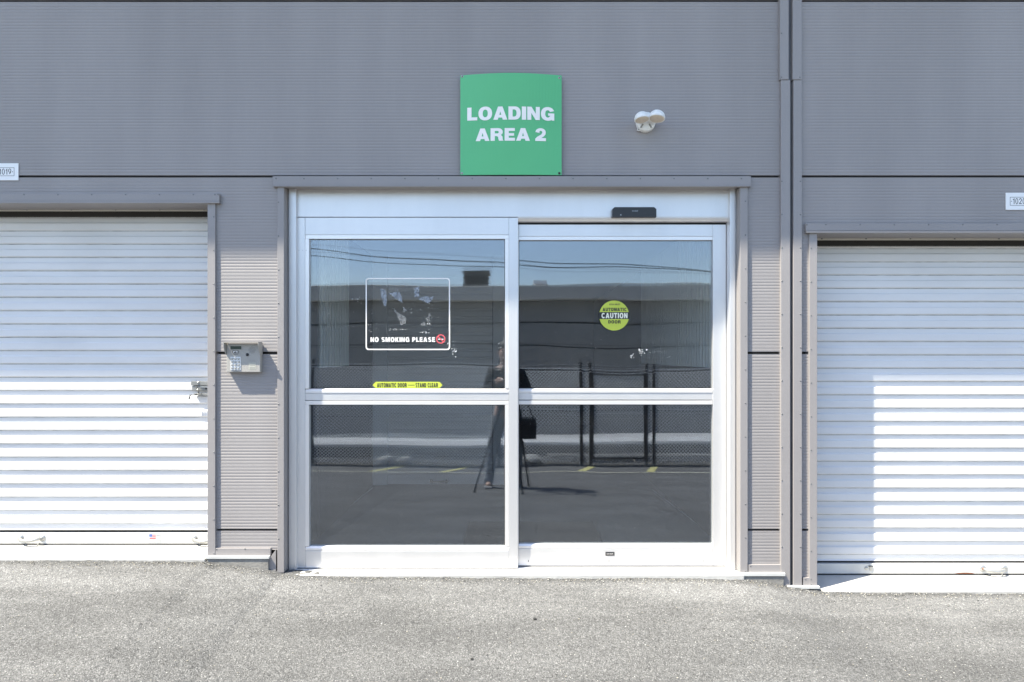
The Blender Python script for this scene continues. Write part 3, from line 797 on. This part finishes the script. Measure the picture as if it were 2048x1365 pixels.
# decals on the right pane
gd = 4.116 + .0185
mb = MB()
pflat(mb, [circ(1228.3, 631.5, 31.2, 48)], gd, 1)
def seg_circle(cx, cy, r, ya, yb, n=20):
    A = math.asin(max(-1, min(1, (ya - cy) / r))); Bn = math.asin(max(-1, min(1, (yb - cy) / r)))
    return [(cx + r * math.cos(A + (Bn - A) * i / n), cy + r * math.sin(A + (Bn - A) * i / n)) for i in range(n + 1)] + [(cx - r * math.cos(Bn + (A - Bn) * i / n), cy + r * math.sin(Bn + (A - Bn) * i / n)) for i in range(n + 1)]
pflat(mb, [seg_circle(1228.3, 631.5, 30, 601.6, 624.7)], gd - .0006, 0)
pflat(mb, [seg_circle(1228.3, 631.5, 30, 638.6, 661.4)], gd - .0006, 0)
ptext(mb, 'ASSA ABLOY', 1218.5, 1240, 607.6, 610.8, gd - .0012, 1, .03)
ptext(mb, 'AUTOMATIC', 1205.2, 1253, 616, 622.8, gd - .0012, 1, .03)
ptext(mb, 'CAUTION', 1203, 1255, 626.3, 637, gd - .0006, 2, .03)
ptext(mb, 'DOOR', 1216.5, 1241.5, 641, 647.5, gd - .0012, 1, .03)
mb.build('caution_sticker', ['yellow', 'ink', 'cream'], LR)
mb = MB()
for args in ((1266, 713, 3, 3, 18, .6, 2.2), (1284, 704, 4, 3.5, 22, .8, 3), (1318, 704, 12, 1.4, 14, .3, 1), (1230, 720, 90, 60, 90, .2, .6), (1200, 960, 110, 70, 60, .2, .6), (1322, 716, 12, 1.4, 10, .3, 1)):
    crumbs(*args, d=gd)
mb.build('film_residue', ['film', 'paper'], LR, kind='stuff')

# ---- interior seen through the glass
mb = MB(); mb.box(-1.7, 1.75, 4.30, 12.5, -.12, .003); mb.build('interior_floor', 'int_floor', B)
mb = MB(); mb.box(-1.7, 1.75, 4.30, 12.5, 1.55 + CZ - .6, 1.65 + CZ - .6); mb.build('interior_ceiling', 'int_wall', B)
def side_wall(x, y0, y1, sgn):
    """vertical corrugations above, plain kick plate below"""
    mb = MB(); p = .076; yv = []; y = y0
    while y < y1:
        yv += [(y, 0), (y + .034, 0), (y + .042, .032), (y + .068, .032)]; y += p
    vs = []
    for y_, dx in yv: vs += [(x + sgn * dx, y_, CZ - .09), (x + sgn * dx, y_, CZ + .94)]
    mb.add(vs, [(2 * i, 2 * i + 2, 2 * i + 3, 2 * i + 1) for i in range(len(yv) - 1)])
    mb.build('corrugated_lining', 'corr', B)
    mb = MB(); mb.box(x, x + sgn * .08, y0, y1, 0, CZ - .092); mb.build('kick_plate', 'int_dark', B)
side_wall(-1.32, 4.80, 5.70, -1); side_wall(1.36, 4.3, 7.4, 1)
mb = MB(); mb.box(-1.5, -1.33, 5.71, 12.5, 0, 2.3); mb.box(-1.5, -1.33, 4.3, 4.79, 0, 2.3); mb.box(1.45, 1.6, 7.41, 12.5, 0, 2.3); mb.box(-1.6, 1.7, 12.4, 12.5, 0, 2.3)
mb.build('interior_wall', 'int_dark', B)
IY = 6.75
mb = MB(); mb.pbox(742, 774, 300, 974, IY - .06, IY + .3); mb.build('interior_pillar', 'int_wall', B, bevel=.004)
mb = MB(); mb.pbox(986, 1012, 300, 970, IY - .06, IY + .3); mb.build('interior_pillar', 'int_wall', B, bevel=.004)
IR = empty('interior_roller_door', B)
k = .078; z = .006
mb = MB(); mb.box(px(774, IY), px(986, IY), IY - .012, IY + .02, z, z + .10); mb.build('bottom_bar', 'white', IR)
i0 = None
for i in range(27):
    if i0 is None:
        mb = MB(); x0, x1 = px(775, IY), px(985, IY)
        mb.xprism([(0, 0), (.02, 0), (.02, k), (0, k), (0, .034), (.020, .024), (.020, .006)], x0, x1); o = mb.build('slat', 'white', IR); i0 = o.data
    else: o = bpy.data.objects.new('slat', i0); COL.objects.link(o); o.parent = IR
    o.location = (0, IY, z + .101 + k * i)
mb = MB(); D = IY - .02
for x in (863, 893): mb.dome((px(x, D), D, pz(963, D)), .02, (0, -1, 0), 10, 3, .5)
mb.tube([(px(863, D), D - .02, pz(963, D)), (px(893, D), D - .02, pz(963, D))], .008, 8); mb.build('handle', 'black', IR)
for sx, a, b in ((1, (745, 976), (610, 1084)), (1, (1305, 980), (1432, 1076))):
    mb = MB()
    def fl(u, v):   # pixel to interior floor point
        d = F * (CZ - .006) / (v - HY); return Vector((px(u, d), d, .0065))
    A, C = fl(*a), fl(*b); n = Vector((.008, 0, 0))
    mb.add([A - n, A + n, C + n, C - n], [(0, 1, 2, 3)]); mb.build('floor_seam', 'seam', B)

o = MB().box(-.32, .60, 4.42, 5.20, .005, .014).build('entrance_mat', 'mat', bevel=.003)
tag(o, 'dark brown entrance mat on the floor just inside the glass doors', 'mat')

# ---------------------------------------------------------------- things on the facade
# green sign
SG = empty('loading_sign', loc=(0, 0, 0)); tag(SG, 'green square sign reading LOADING AREA 2 above the glass entrance', 'sign')
sx0, sx1, sz0, sz1 = px(920.5, 3.97), px(1123.5, 3.97), pz(350, 3.97), pz(150.5, 3.97)
def sgy(x, z=None):
    u = (x - sx0) / (sx1 - sx0); v = .5 if z is None else (z - sz0) / (sz1 - sz0)
    return 3.978 - (.008 + .030 * max(0, v)) * math.sin(math.pi * max(0, min(1, u)))
mb = MB(); n = 32; vs = []
for k_, off in ((0, 0), (1, .003)):
    for i in range(n + 1):
        x = sx0 + (sx1 - sx0) * i / n
        vs += [(x, sgy(x, sz0) + off, sz0), (x, sgy(x, sz1) + off, sz1)]
q = 2 * (n + 1); fs = []
for i in range(n):
    fs += [(2 * i, 2 * i + 2, 2 * i + 3, 2 * i + 1), (q + 2 * i + 1, q + 2 * i + 3, q + 2 * i + 2, q + 2 * i), (2 * i + 1, 2 * i + 3, q + 2 * i + 3, q + 2 * i + 1), (q + 2 * i, q + 2 * i + 2, 2 * i + 2, 2 * i)]
fs += [(0, 1, q + 1, q), (q + 2 * n, q + 2 * n + 1, 2 * n + 1, 2 * n)]
mb.add(vs, fs); mb.build('sign_board', 'green', SG, smooth=False)
d = 3.95
def letters(txt, a, b, t, bt, gap=.075, space=.36):
    w = sum(GL[c][0] if c != ' ' else space - gap - gap for c in txt) + gap * (len(txt) - 1); k = (px(b, d) - px(a, d)) / w; o = 0
    for c in txt:
        if c == ' ': o += space - gap; continue
        mb = MB(); X0 = px(a, d) + o * k
        mb.tess(GL[c][1], lambda u, v: (X0 + u * k, sgy(X0 + u * k, pz(bt, d) + v * (pz(t, d) - pz(bt, d))) - .002, pz(bt, d) + v * (pz(t, d) - pz(bt, d))))
        mb.build('letter', 'sign_white', SG); o += GL[c][0] + gap
letters('LOADING', 934, 1109, 213.5, 239.5); letters('AREA 2', 951, 1092.5, 256, 281)
for x, y, m_n in ((924.5, 152.5, 'steel'), (1118.5, 155.5, 'chrome'), (923.8, 346.3, 'steel'), (1118.8, 346.3, 'ink')):
    mb = MB(); X = px(x, 3.97); yy = sgy(X, pz(y, 3.97))
    mb.dome((X, yy, pz(y, 3.97)), .0075, (0, -1, 0), 12, 3, .4, 0); mb.dome((X, yy - .0028, pz(y, 3.97)), .0028, (0, -1, 0), 8, 2, .4, 1)
    mb.build('fixing_screw', [m_n, 'ink'], SG, smooth=True)

def plate(x0, x1, y0, y1, txt, tx0, tx1, dots, label):
    P_ = empty('unit_number_plate'); tag(P_, label, 'number plate', 'unit number plates beside the roller doors')
    d = 3.994
    mb = MB(); mb.pbox(x0, x1, y0, y1, d, 3.999); g = d - .0007
    a, b, c, e = x0 + 8, x1 - 8, y0 + 8.5, y1 - 8.5
    for r in ((a, b, c, c + .7), (a, b, e - .7, e), (a, a + .7, c + .7, e - .7), (b - .7, b, c + .7, e - .7)):
        pflat(mb, [[(r[0], r[3]), (r[1], r[3]), (r[1], r[2]), (r[0], r[2])]], g, 1)
    digits(mb, txt, px(tx0, g), px(tx1, g), pz(y1 - 11.5, g), pz(y0 + 11, g), g, 1)
    for q in dots: pflat(mb, [circ(q, (y0 + y1) / 2, .9, 8)], g, 1)
    mb.build('plate', ['plate_white', 'ink'], P_)
plate(-16.5, 36.5, 327, 361, '1019', -1.5, 22.3, (-4.5, 25), 'small white unit number plate reading 1019 at left edge')
plate(2012, 2065, 386, 420, '1020', 2025.8, 2051, (2023, 2053.5), 'small white unit number plate reading 1020 above right roller door')

# twin flood light
LT = empty('security_light', loc=(0, 0, 0)); tag(LT, 'white twin-head security floodlight on upper wall right of green sign', 'light')
d0 = 3.995
C0 = Vector((px(1292.5, 3.97), d0, pz(243.5, 3.97)))
mb = MB(); mb.tube([C0 + Vector((0, .004, 0)), C0 + Vector((0, -.028, 0)), C0 + Vector((0, -.036, 0))], [.056, .054, .044], 28)
mb.build('base_plate', 'lamp_white', LT, smooth=False, bevel=.003)
mb = MB(); X, Z = px(1277, d0), pz(259.5, d0)
mb.prism([(X - .010, Z - .006), (X + .004, Z - .010), (X + .022, Z + .006), (X + .012, Z + .022), (X - .002, Z + .016)], d0 - .008, d0)
mb.dome((X, d0 - .0085, Z - .001), .004, (0, -1, 0), 8, 2, .4, 1); mb.build('mounting_tab', ['lamp_white', 'ink'], LT)
mb = MB()
for sx in (-1, 1): mb.tube([C0 + Vector((sx * .018 - .003, -.0365, -.018)), C0 + Vector((sx * .030 - .003, -.037, -.038))], .0045, 8)
mb.build('adjuster_slots', 'dull_steel', LT)
for xx, yy, rr, tl in ((1284, 238, .0425, (-.10, .17, 1)), (1313.5, 236, .046, (.14, .19, 1))):
    D = 3.90; c = Vector((px(xx, D), D, pz(yy, D))); ax = Vector(tl).normalized()
    mb = MB(); mb.dome(c, rr, ax, 28, 8, .92); mb.tube([c + ax * .002, c - ax * .007], rr * 1.0, 28); hd = mb.build('lamp_head', 'lamp_white', LT, smooth=True)
    e = hd.modifiers.new('e', 'EDGE_SPLIT'); e.split_angle = rad(50)
    mb = MB(); mb.dome(c - ax * .0072, rr * .88, -ax, 28, 4, .10); mb.build('lens', 'lens', hd, smooth=True)
    mb = MB(); mb.tube([c + Vector((0, .01, .008)), Vector((C0.x * .75 + c.x * .25, d0 - .03, C0.z + .01))], [.018, .016], 14); mb.build('swivel_arm', 'lamp_white', hd, smooth=True)

# keypad
KP = empty('entry_keypad'); tag(KP, 'beige access keypad with hooded display beside the left of the entrance', 'keypad')
Db, Dh = 3.962, 3.925          # body front, hood front
bx0, bx1 = px(453, Db), px(519, Db); bz0, bz1 = pz(745, Db), pz(687.5, Db)
mb = MB(); mb.box(bx0, bx1 + .004, Db, 3.9995, bz0, bz1); mb.build('housing', 'keypad', KP, bevel=.003)
mb = MB()
hx0, hx1 = px(448, Dh), px(515.5, Dh); htop = pz(684.5, Dh)
mb.box(hx0, bx1 + .006, Dh, Db + .03, htop - .003, htop)
for X0, X1 in ((bx0 - .004, bx0 - .0005), (bx1 + .0045, bx1 + .0075)):
    mb.xprism([(Dh, htop - .0032), (Dh + .001, htop - .02), (Dh + .014, htop - .05), (Db - .0, htop - .072 if X0 < -1.5 else htop - .072), (Db + .03, htop - .072), (Db + .03, htop - .0032)], X0, X1)
mb.build('hood', 'keypad', KP, bevel=.0008)
fd = Db - .0008
mb = MB(); mb.pbox(459.5, 484, 691, 700, Db - .002, Db + .001, 1); mb.pbox(461, 482.5, 692.7, 699, Db - .0028, Db, 0)
mb.build('display', ['lcd', 'keypad'], KP)
mb = MB()
mb.pbox(461, 481.5, 714, 741, Db - .002, Db + .001, 0)
mb.build('key_plate', 'key', KP)
kk = None
for r in range(4):
    for c_ in range(3):
        X, Z = px(464.9 + 6.3 * c_, Db), pz(718 + 6.3 * r, Db)
        if kk is None: kk = MB().box(-.0055, .0055, -.0035, 0, -.0052, .0052).build('key', 'chrome', KP, bevel=.001); o = kk
        else: o = kk.copy(); COL.objects.link(o); o.parent = KP
        o.location = (X, Db - .002, Z)
mb = MB()
for r in range(9):
    for c_ in range(9):
        a, b = (c_ - 4) / 4.4, (r - 4) / 4.4
        if a * a + b * b <= 1: mb.dome((px(504.5 + a * 7.2, Db), Db - .0003, pz(700.5 + b * 7.2, Db)), .0011, (0, -1, 0), 6, 2, .3)
mb.build('speaker_holes', 'ink', KP, kind='stuff')
mb = MB(); mb.tube([(px(495, Db), Db + .001, pz(709.8, Db)), (px(495, Db), Db - .003, pz(709.8, Db))], .0085, 16, 0); mb.dome((px(495, Db), Db - .003, pz(709.8, Db)), .0055, (0, -1, 0), 10, 3, .5, 0)
mb.build('camera_eye', 'black', KP)
mb = MB()
pflat(mb, [[(465, 706.8), (477.5, 706.8), (477.5, 701.8), (465, 701.8)]], fd, 0); ptext(mb, 'PTI', 466.3, 476.3, 702.6, 706.2, fd - .0006, 1, .04)
pflat(mb, [[(466, 709.3), (476, 709.3), (476, 708.6), (466, 708.6)]], fd, 0); pflat(mb, [[(467, 742.9), (477, 742.9), (477, 742.2), (467, 742.2)]], fd, 0)
mb.build('logo', ['ink', 'sign_white'], KP)
mb = MB()
mb.pbox(497.5, 511.5, 718, 724, Db - .0012, Db + .001, 0); mb.pbox(500, 509.5, 720.3, 721.3, Db - .0016, Db, 1)
pflat(mb, [[(497.5, 739.5), (511.5, 739.5), (511.5, 725.5), (497.5, 725.5)]], fd, 2)
for y in (728, 731, 735, 737): pflat(mb, [[(499, y + .5), (510, y + .5), (510, y), (499, y)]], fd - .0006, 1)
mb.build('card_reader', ['keypad', 'dull_steel', 'label_beige'], KP)

# two pebbles on the asphalt, loose chips
def groundpt(u, v):
    lo, hi = 1.5, 4.0
    for _ in range(40):
        m = (lo + hi) / 2; z_ = pz(v, m)
        if z_ > ground_z(px(u, m), m): lo = m
        else: hi = m
    return Vector((px(u, m), m, ground_z(px(u, m), m)))
def pebble(mb, p, r, rn, mi=0):
    vs = []; n = 5
    for i, (h, k_) in enumerate(((-.4, .8), (.25, 1), (.75, .6))):
        for j in range(n):
            a = 2 * math.pi * j / n + i * .4; q = r * k_ * rn.uniform(.75, 1.15)
            vs.append((p.x + q * math.cos(a), p.y + q * math.sin(a) * .9, p.z + r * h * .7))
    fs = [tuple(2 * n + j for j in range(n))]
    for i in range(2):
        for j in range(n): fs.append((i * n + j, i * n + (j + 1) % n, (i + 1) * n + (j + 1) % n, (i + 1) * n + j))
    mb.add(vs, fs, mi)
M['dark_stone'] = mat('dark_stone', (.03, .03, .03), .8)
rn = random.Random(11)
for (u, v, r, lb) in ((1070, 1240, .011, 'black pebble lying on the asphalt below the door gap'), (944, 1320, .009, 'black pebble near the bottom edge of the asphalt')):
    mb = MB(); p = groundpt(u, v); pebble(mb, p + Vector((0, 0, .003)), r, rn); tag(mb.build('pebble', 'dark_stone'), lb, 'pebble', 'dark pebbles on the asphalt')
mb = MB()
for i in range(2600):
    if i < 1500:
        x = rn.uniform(-3.1, 3.1); y = 3.955 - abs(rn.gauss(0, .05)); r = rn.uniform(.0012, .0042)
    else: x = rn.uniform(-3.1, 3.1); y = rn.uniform(2.6, 3.95); r = rn.uniform(.0014, .0038)
    p = Vector((x, y, ground_z(x, y) + .0035)); pebble(mb, p, r, rn, rn.choice((0, 0, 1, 1, 2)))
mb.build('loose_gravel', ['stone', 'litter', 'dark_stone'], kind='stuff')

# ---------------------------------------------------------------- across the lane (seen in the glass)
def RX(x, dist): return (x - HX) / F * dist
def RZ(y, dist): return CZ + (HY - y) / F * dist
MIR = 8.2
def ry(dist): return MIR - dist
NB = empty('neighbour_building'); tag(NB, 'long low grey-brown building reflected across the lane behind the fence', 'building')
D = 16.2; Y = ry(D); zt = RZ(572, D)
mb = MB(); mb.box(-14, 14, Y - .0, Y + .35, RZ(603, D), zt); mb.box(-14, 14, Y - 8, Y, zt - .12, zt - .02); mb.build('roof', 'fascia', NB, bevel=.02)
zc = RZ(604, D); hgt = .52; i = 0
z = zc
while z > -1.3:
    mb = MB(); mb.box(-14, 14, Y - .1, Y - .0, z - hgt + .03, z); mb.build('siding_course', 'siding', NB)
    z -= hgt; i += 1
mb = MB(); mb.box(-14, 14, Y - 8, Y - .11, -1.3, zt - .2); mb.build('wall_core', 'joint', NB)
mb = MB(); mb.box(RX(930, D), RX(977, D), Y - 1.0, Y - .2, zt - .03, RZ(537, D)); mb.box(RX(927, D), RX(980, D), Y - 1.03, Y - .17, RZ(538, D), RZ(535, D))
mb.box(RX(936, D), RX(970, D), Y - .2, Y - .17, RZ(567, D), RZ(544, D), 1)
tag(mb.build('rooftop_duct', ['roof_dark', 'joint'], bevel=.01), 'dark square duct standing on the neighbouring roof, reflected in left pane', 'duct')
mb = MB(); mb.box(RX(1067, D), RX(1096, D), Y - .8, Y - .2, RZ(566, D), RZ(557, D))
for x in (1066, 1098): mb.box(RX(x, D) - .02, RX(x, D) + .02, Y - .7, Y - .3, zt - .02, RZ(565, D), 1)
mb.box(RX(1071, D), RX(1093, D), Y - .7, Y - .3, zt - .02, RZ(566, D) - .003, 1)
tag(mb.build('rooftop_unit', ['rail_white', 'roof_dark'], bevel=.01), 'white rooftop air unit on dark legs, reflected in right pane', 'air unit')

# fence
FN = empty('chain_link_fence'); tag(FN, 'black chain link fence with barbed wire reflected along the parking lane', 'fence')
D = 12.5; Y = ry(D); gz = ground_z(0, Y); top = RZ(740, D)
mb = MB(); p_ = .062; Hh = top - gz; x = -7.2 - Hh
while x < 7.2:
    for s_ in (1, -1):
        a = Vector((x if s_ == 1 else x + Hh, Y + .003 * s_, gz + .03)); b = Vector((x + Hh if s_ == 1 else x, Y + .003 * s_, top))
        # clip to the run
        mb.tube([a, b], .0055, 4, cap=False)
    x += p_
mb.build('chain_link', 'wire', FN, kind='stuff')
posts = [RX(1163, D), RX(1181, D), RX(1297, D), RX(1312, D), RX(1002, D), -2.95 - .6, -5.8, 5.2, 7.2]
for x in posts:
    mb = MB(); mb.tube([(x, Y, gz - .1), (x, Y, RZ(724, D))], .028, 12); mb.dome((x, Y, RZ(724, D)), .045, (0, 0, 1), 12, 3, .8); mb.build('post', 'fence_black', FN, smooth=False)
for yy, r in ((733, .006), (738.5, .006)):
    mb = MB(); xs_ = [-7.2] + sorted(posts)
    for a, b in zip(xs_, xs_[1:]):
        mb.tube([(a + (b - a) * t_ / 8, Y + .04, RZ(yy, D) - .02 * math.sin(math.pi * t_ / 8)) for t_ in range(9)], r, 5)
        n = int((b - a) / .12)
        for k_ in range(1, n):
            xx = a + (b - a) * k_ / n; mb.tube([(xx - .01, Y + .03, RZ(yy, D) - .02), (xx + .01, Y + .05, RZ(yy, D) + .01)], .003, 3)
    mb.build('barbed_wire', 'wire', FN)
for x0, x1, yy in ((925, 990, 823), (1040, 1160, 824), (1190, 1288, 832), (1320, 1425, 824)):
    mb = MB(); mb.tube([(RX(x0, D), Y + .02, RZ(yy, D)), (RX(x1, D), Y + .02, RZ(yy, D))], .012, 6); mb.build('tension_bar', 'wire', FN)
mb = MB()
for a, b in (((1184, 918), (1294, 918)), ((1184, 742), (1294, 742)), ((1184, 742), (1184, 918)), ((1294, 742), (1294, 918))):
    mb.tube([(RX(a[0], D), Y, RZ(a[1], D)), (RX(b[0], D), Y, RZ(b[1], D))], .022, 8)
mb.build('gate_frame', 'fence_black', FN)
# low white wall behind the fence
Y2 = ry(13.55)
mb = MB(); mb.box(-9, 9, Y2 - 1.15, Y2, -.9, CZ - 1.76, 1); mb.box(-9, 9, Y2 - 1.2, Y2 + .03, CZ - 1.755, CZ - 1.70, 0)
tag(mb.build('low_wall', ['rail_white', 'joint'], bevel=.01), 'low wall with broad white top reflected behind the chain link fence', 'wall')
# concrete kerb at the fence foot
mb = MB(); mb.box(RX(1092, 12.9), 9, ry(12.9) - .15, ry(12.9), -.9, RZ(912, 12.9)); tag(mb.build('concrete_kerb', 'concrete', bevel=.015), 'low pale concrete kerb reflected behind the foot of the fence', 'kerb')
for u, v, r, lb in ((775, 924, .17, 'pale boulder at the fence foot, left of its twin'), (812, 924, .15, 'pale boulder at the fence foot, right of its twin'), (1062, 922, .16, 'heap of broken pale stone near the fence beside the dark post')):
    mb = MB(); pebble(mb, Vector((RX(u, 12.7), ry(12.7), gz + .05)), r * 1.2, rn); o = mb.build('boulder', 'stone', bevel=.02); tag(o, lb, 'boulder', 'boulders at the fence foot')
mb = MB()
for i in range(5200):
    x = rn.uniform(-7, 7); y = Y + rn.gauss(.12, .12); a = rn.random() * 6.28; l = rn.uniform(.02, .09)
    hh = rn.random() ** 2 * (.16 if x < 0 else .07)
    z_ = ground_z(x, y) + .006 + hh
    dv = Vector((math.cos(a) * l, math.sin(a) * l, rn.uniform(-.4, .6) * l)); w_ = Vector((-math.sin(a), math.cos(a), .3)) * rn.uniform(.004, .012)
    p = Vector((x, y, z_)); mb.add([p, p + dv - w_, p + dv * 1.2, p + dv + w_], [(0, 1, 2, 3)])
mb.build('leaf_litter', 'litter', kind='stuff')

# overhead cables
def cable(x0, y0, x1, y1, sag, lb, D=22.0):
    A = Vector((RX(x0, D), ry(D), RZ(y0, D))); C = Vector((RX(x1, D), ry(D), RZ(y1, D)))
    d = C - A; A2 = A - d * .9; C2 = C + d * .9
    pts = [A2.lerp(C2, i / 40) - Vector((0, 0, sag * 4 * (i / 40) * (1 - i / 40))) for i in range(41)]
    mb = MB(); mb.tube(pts, .018, 6); tag(mb.build('power_cable', 'cable', smooth=True), lb, 'cable', 'overhead cables')
cable(620, 488, 1425, 540, .12, 'upper of the two overhead cables crossing the reflected sky')
cable(620, 496, 1425, 534, .25, 'lower sagging overhead cable crossing the reflected sky', 22.3)

# ---------------------------------------------------------------- photographer and tripod
def skinned(name, verts, edges, radii, root, material, parent=None, sub=2):
    me = bpy.data.meshes.new(name); me.from_pydata(verts, edges, []); me.materials.append(M[material])
    o = bpy.data.objects.new(name, me); COL.objects.link(o); o.parent = parent
    o.modifiers.new('skin', 'SKIN').use_smooth_shade = True
    sv = me.skin_vertices[0].data
    for i, r in enumerate(radii):
        sv[i].radius = (r, r) if not isinstance(r, tuple) else r; sv[i].use_root = (i == root)
    s = o.modifiers.new('sub', 'SUBSURF'); s.levels = sub; s.render_levels = sub
    return o
PX, PY = -.06, -.50
gz0 = ground_z(PX, PY)
PR = empty('person'); tag(PR, 'photographer in black jacket and grey jeans standing behind the tripod, reflected', 'person')
def J(x, y, z): return (PX + x, PY + y, gz0 + z)
V = [J(0, 0, .95), J(0, .02, 1.12), J(0, .05, 1.36), J(0, .08, 1.49), J(0, .10, 1.57), J(0, .115, 1.66), J(0, .11, 1.74),
     J(-.10, 0, .88), J(-.17, .04, .50), J(-.21, .02, .09), J(-.22, .15, .035),
     J(.10, 0, .88), J(.14, .04, .50), J(.13, .02, .09), J(.14, .15, .035),
     J(-.17, .06, 1.42), J(-.25, .12, 1.15), J(-.09, .36, 1.33),
     J(.17, .06, 1.42), J(.26, .14, 1.16), J(.10, .36, 1.33)]
E = [(0, 1), (1, 2), (2, 3), (3, 4), (4, 5), (5, 6), (0, 7), (7, 8), (8, 9), (9, 10), (0, 11), (11, 12), (12, 13), (13, 14), (2, 15), (15, 16), (16, 17), (2, 18), (18, 19), (19, 20)]
R_ = [.135, .125, .15, .055, .085, .10, .06, .088, .056, .038, .028, .088, .056, .038, .028, .055, .042, .028, .055, .042, .028]
nh = len(V)
for s_, w in ((-1, 17), (1, 20)):
    wv = Vector(V[w]); V.append(tuple(wv + Vector((-s_ * .012, .05, .012)))); E.append((w, len(V) - 1)); R_.append(.030); pm = len(V) - 1
    for k_ in range(4):
        b0 = Vector(V[pm]) + Vector(((k_ - 1.5) * .019, .035, .004)); V.append(tuple(b0)); E.append((pm, len(V) - 1)); R_.append(.0095)
        ln = (.030, .036, .033, .026)[k_]
        V.append(tuple(b0 + Vector((0, ln, -.012)))); E.append((len(V) - 2, len(V) - 1)); R_.append(.0088)
        V.append(tuple(b0 + Vector((0, ln + .012, -.036)))); E.append((len(V) - 2, len(V) - 1)); R_.append(.0075)
    tb = Vector(V[w]) + Vector((-s_ * .035, .045, .0)); V.append(tuple(tb)); E.append((w, len(V) - 1)); R_.append(.010)
    V.append(tuple(tb + Vector((-s_ * .008, .035, -.008)))); E.append((len(V) - 2, len(V) - 1)); R_.append(.009)
skinned('body', V, E, R_, 0, 'skin', PR)
idx = [0, 7, 8, 9, 11, 12, 13]
skinned('jeans', [J(0, 0, 1.0), J(-.10, 0, .88), J(-.17, .04, .50), J(-.21, .02, .045), J(.10, 0, .88), J(.14, .04, .50), J(.13, .02, .045)], [(0, 1), (1, 2), (2, 3), (0, 4), (4, 5), (5, 6)],
        [.15, .105, .075, .062, .105, .075, .062], 0, 'denim', PR)
skinned('jacket', [J(0, 0, .93), J(0, .02, 1.15), J(0, .05, 1.37), J(0, .075, 1.46), J(-.18, .06, 1.42), J(-.26, .12, 1.15), J(-.11, .33, 1.32), J(.18, .06, 1.42), J(.27, .14, 1.16), J(.12, .33, 1.32)],
        [(0, 1), (1, 2), (2, 3), (2, 4), (4, 5), (5, 6), (2, 7), (7, 8), (8, 9)], [.17, .16, .175, .085, .08, .065, .045, .08, .065, .045], 0, 'jacket', PR)
mb = MB(); mb.dome(J(0, .075, 1.70), .108, (0, -.35, 1), 20, 7, 1.05); mb.build('hair', 'hair', PR, smooth=True)
mb = MB(); mb.dome(J(0, .222, 1.65), .016, (0, 1, -.3), 10, 4, 1.5, 0, True)
for s_ in (-1, 1): mb.dome(J(s_ * .10, .10, 1.65), .022, (s_, 0, 0), 10, 3, .5, 0, True)
mb.build('nose_and_ears', 'skin', PR, smooth=True)
for s_ in (-1, 1): MB().dome(J(s_ * .036, .198, 1.68), .013, (0, 1, 0), 10, 4, .8, 0, True).build('eye', 'ink', PR, smooth=True)
for bx in (-.215, .135):
    mb = MB(); a = J(bx, -.07, .0); b = J(bx, .22, .0)
    mb.box(a[0] - .05, a[0] + .05, a[1], b[1], gz0 - .03 + .005, gz0 + .045); mb.box(a[0] - .056, a[0] + .056, a[1], a[1] + .16, gz0 + .046, gz0 + .14)
    mb.build('shoe', 'shoe', PR, bevel=.02)

TP = empty('camera_tripod'); tag(TP, 'black camera tripod standing on asphalt, reflected in the centre of the doors', 'tripod')
ap = Vector((0, -.10, CZ - .20))
for fx, fy in ((-.43, .14), (.226, -.62), (.13, .30)):
    mb = MB(); ft = Vector((fx, fy, ground_z(fx, fy))); mid_ = ap.lerp(ft, .5)
    mb.tube([ap, mid_], .016, 8); mb.tube([mid_, ft], .011, 8); mb.dome(ft + Vector((0, 0, .012)), .017, (0, 0, 1), 8, 3, 1, 0, True); mb.build('leg', 'black', TP)
mb = MB(); mb.tube([ap - Vector((0, 0, .35)), ap + Vector((0, 0, .10))], .014, 10); mb.build('centre_column', 'black', TP)
mb = MB(); mb.tube([ap + Vector((0, 0, .08)), ap + Vector((0, 0, .13))], .035, 12); mb.tube([ap + Vector((0, 0, .09)), ap + Vector((.03, -.22, .03))], .008, 8); mb.build('pan_head', 'black', TP)
CB = empty('photo_camera'); tag(CB, 'black photo camera mounted on top of the tripod', 'camera')
mb = MB(); mb.box(-.07, .07, -.15, -.09, CZ - .06, CZ + .04); mb.box(-.03, .03, -.14, -.10, CZ + .04, CZ + .065); mb.build('body', 'black', CB, bevel=.008)
mb = MB(); mb.tube([(0, -.09, CZ - .005), (0, -.03, CZ - .005)], [.034, .038], 20); mb.build('lens', 'black', CB)
# dark bag hanging from the tripod
mb = MB(); mb.box(.09, .29, -.42, -.26, .22, .46); mb.tube([(.12, -.34, .45), (.07, -.2, .80), (.02, -.12, ap.z), (.13, -.26, .80), (.26, -.34, .45)], .008, 6)
tag(mb.build('camera_bag', 'jacket', bevel=.04), 'black shoulder bag hanging from the tripod, reflected right of the centre stile', 'bag')
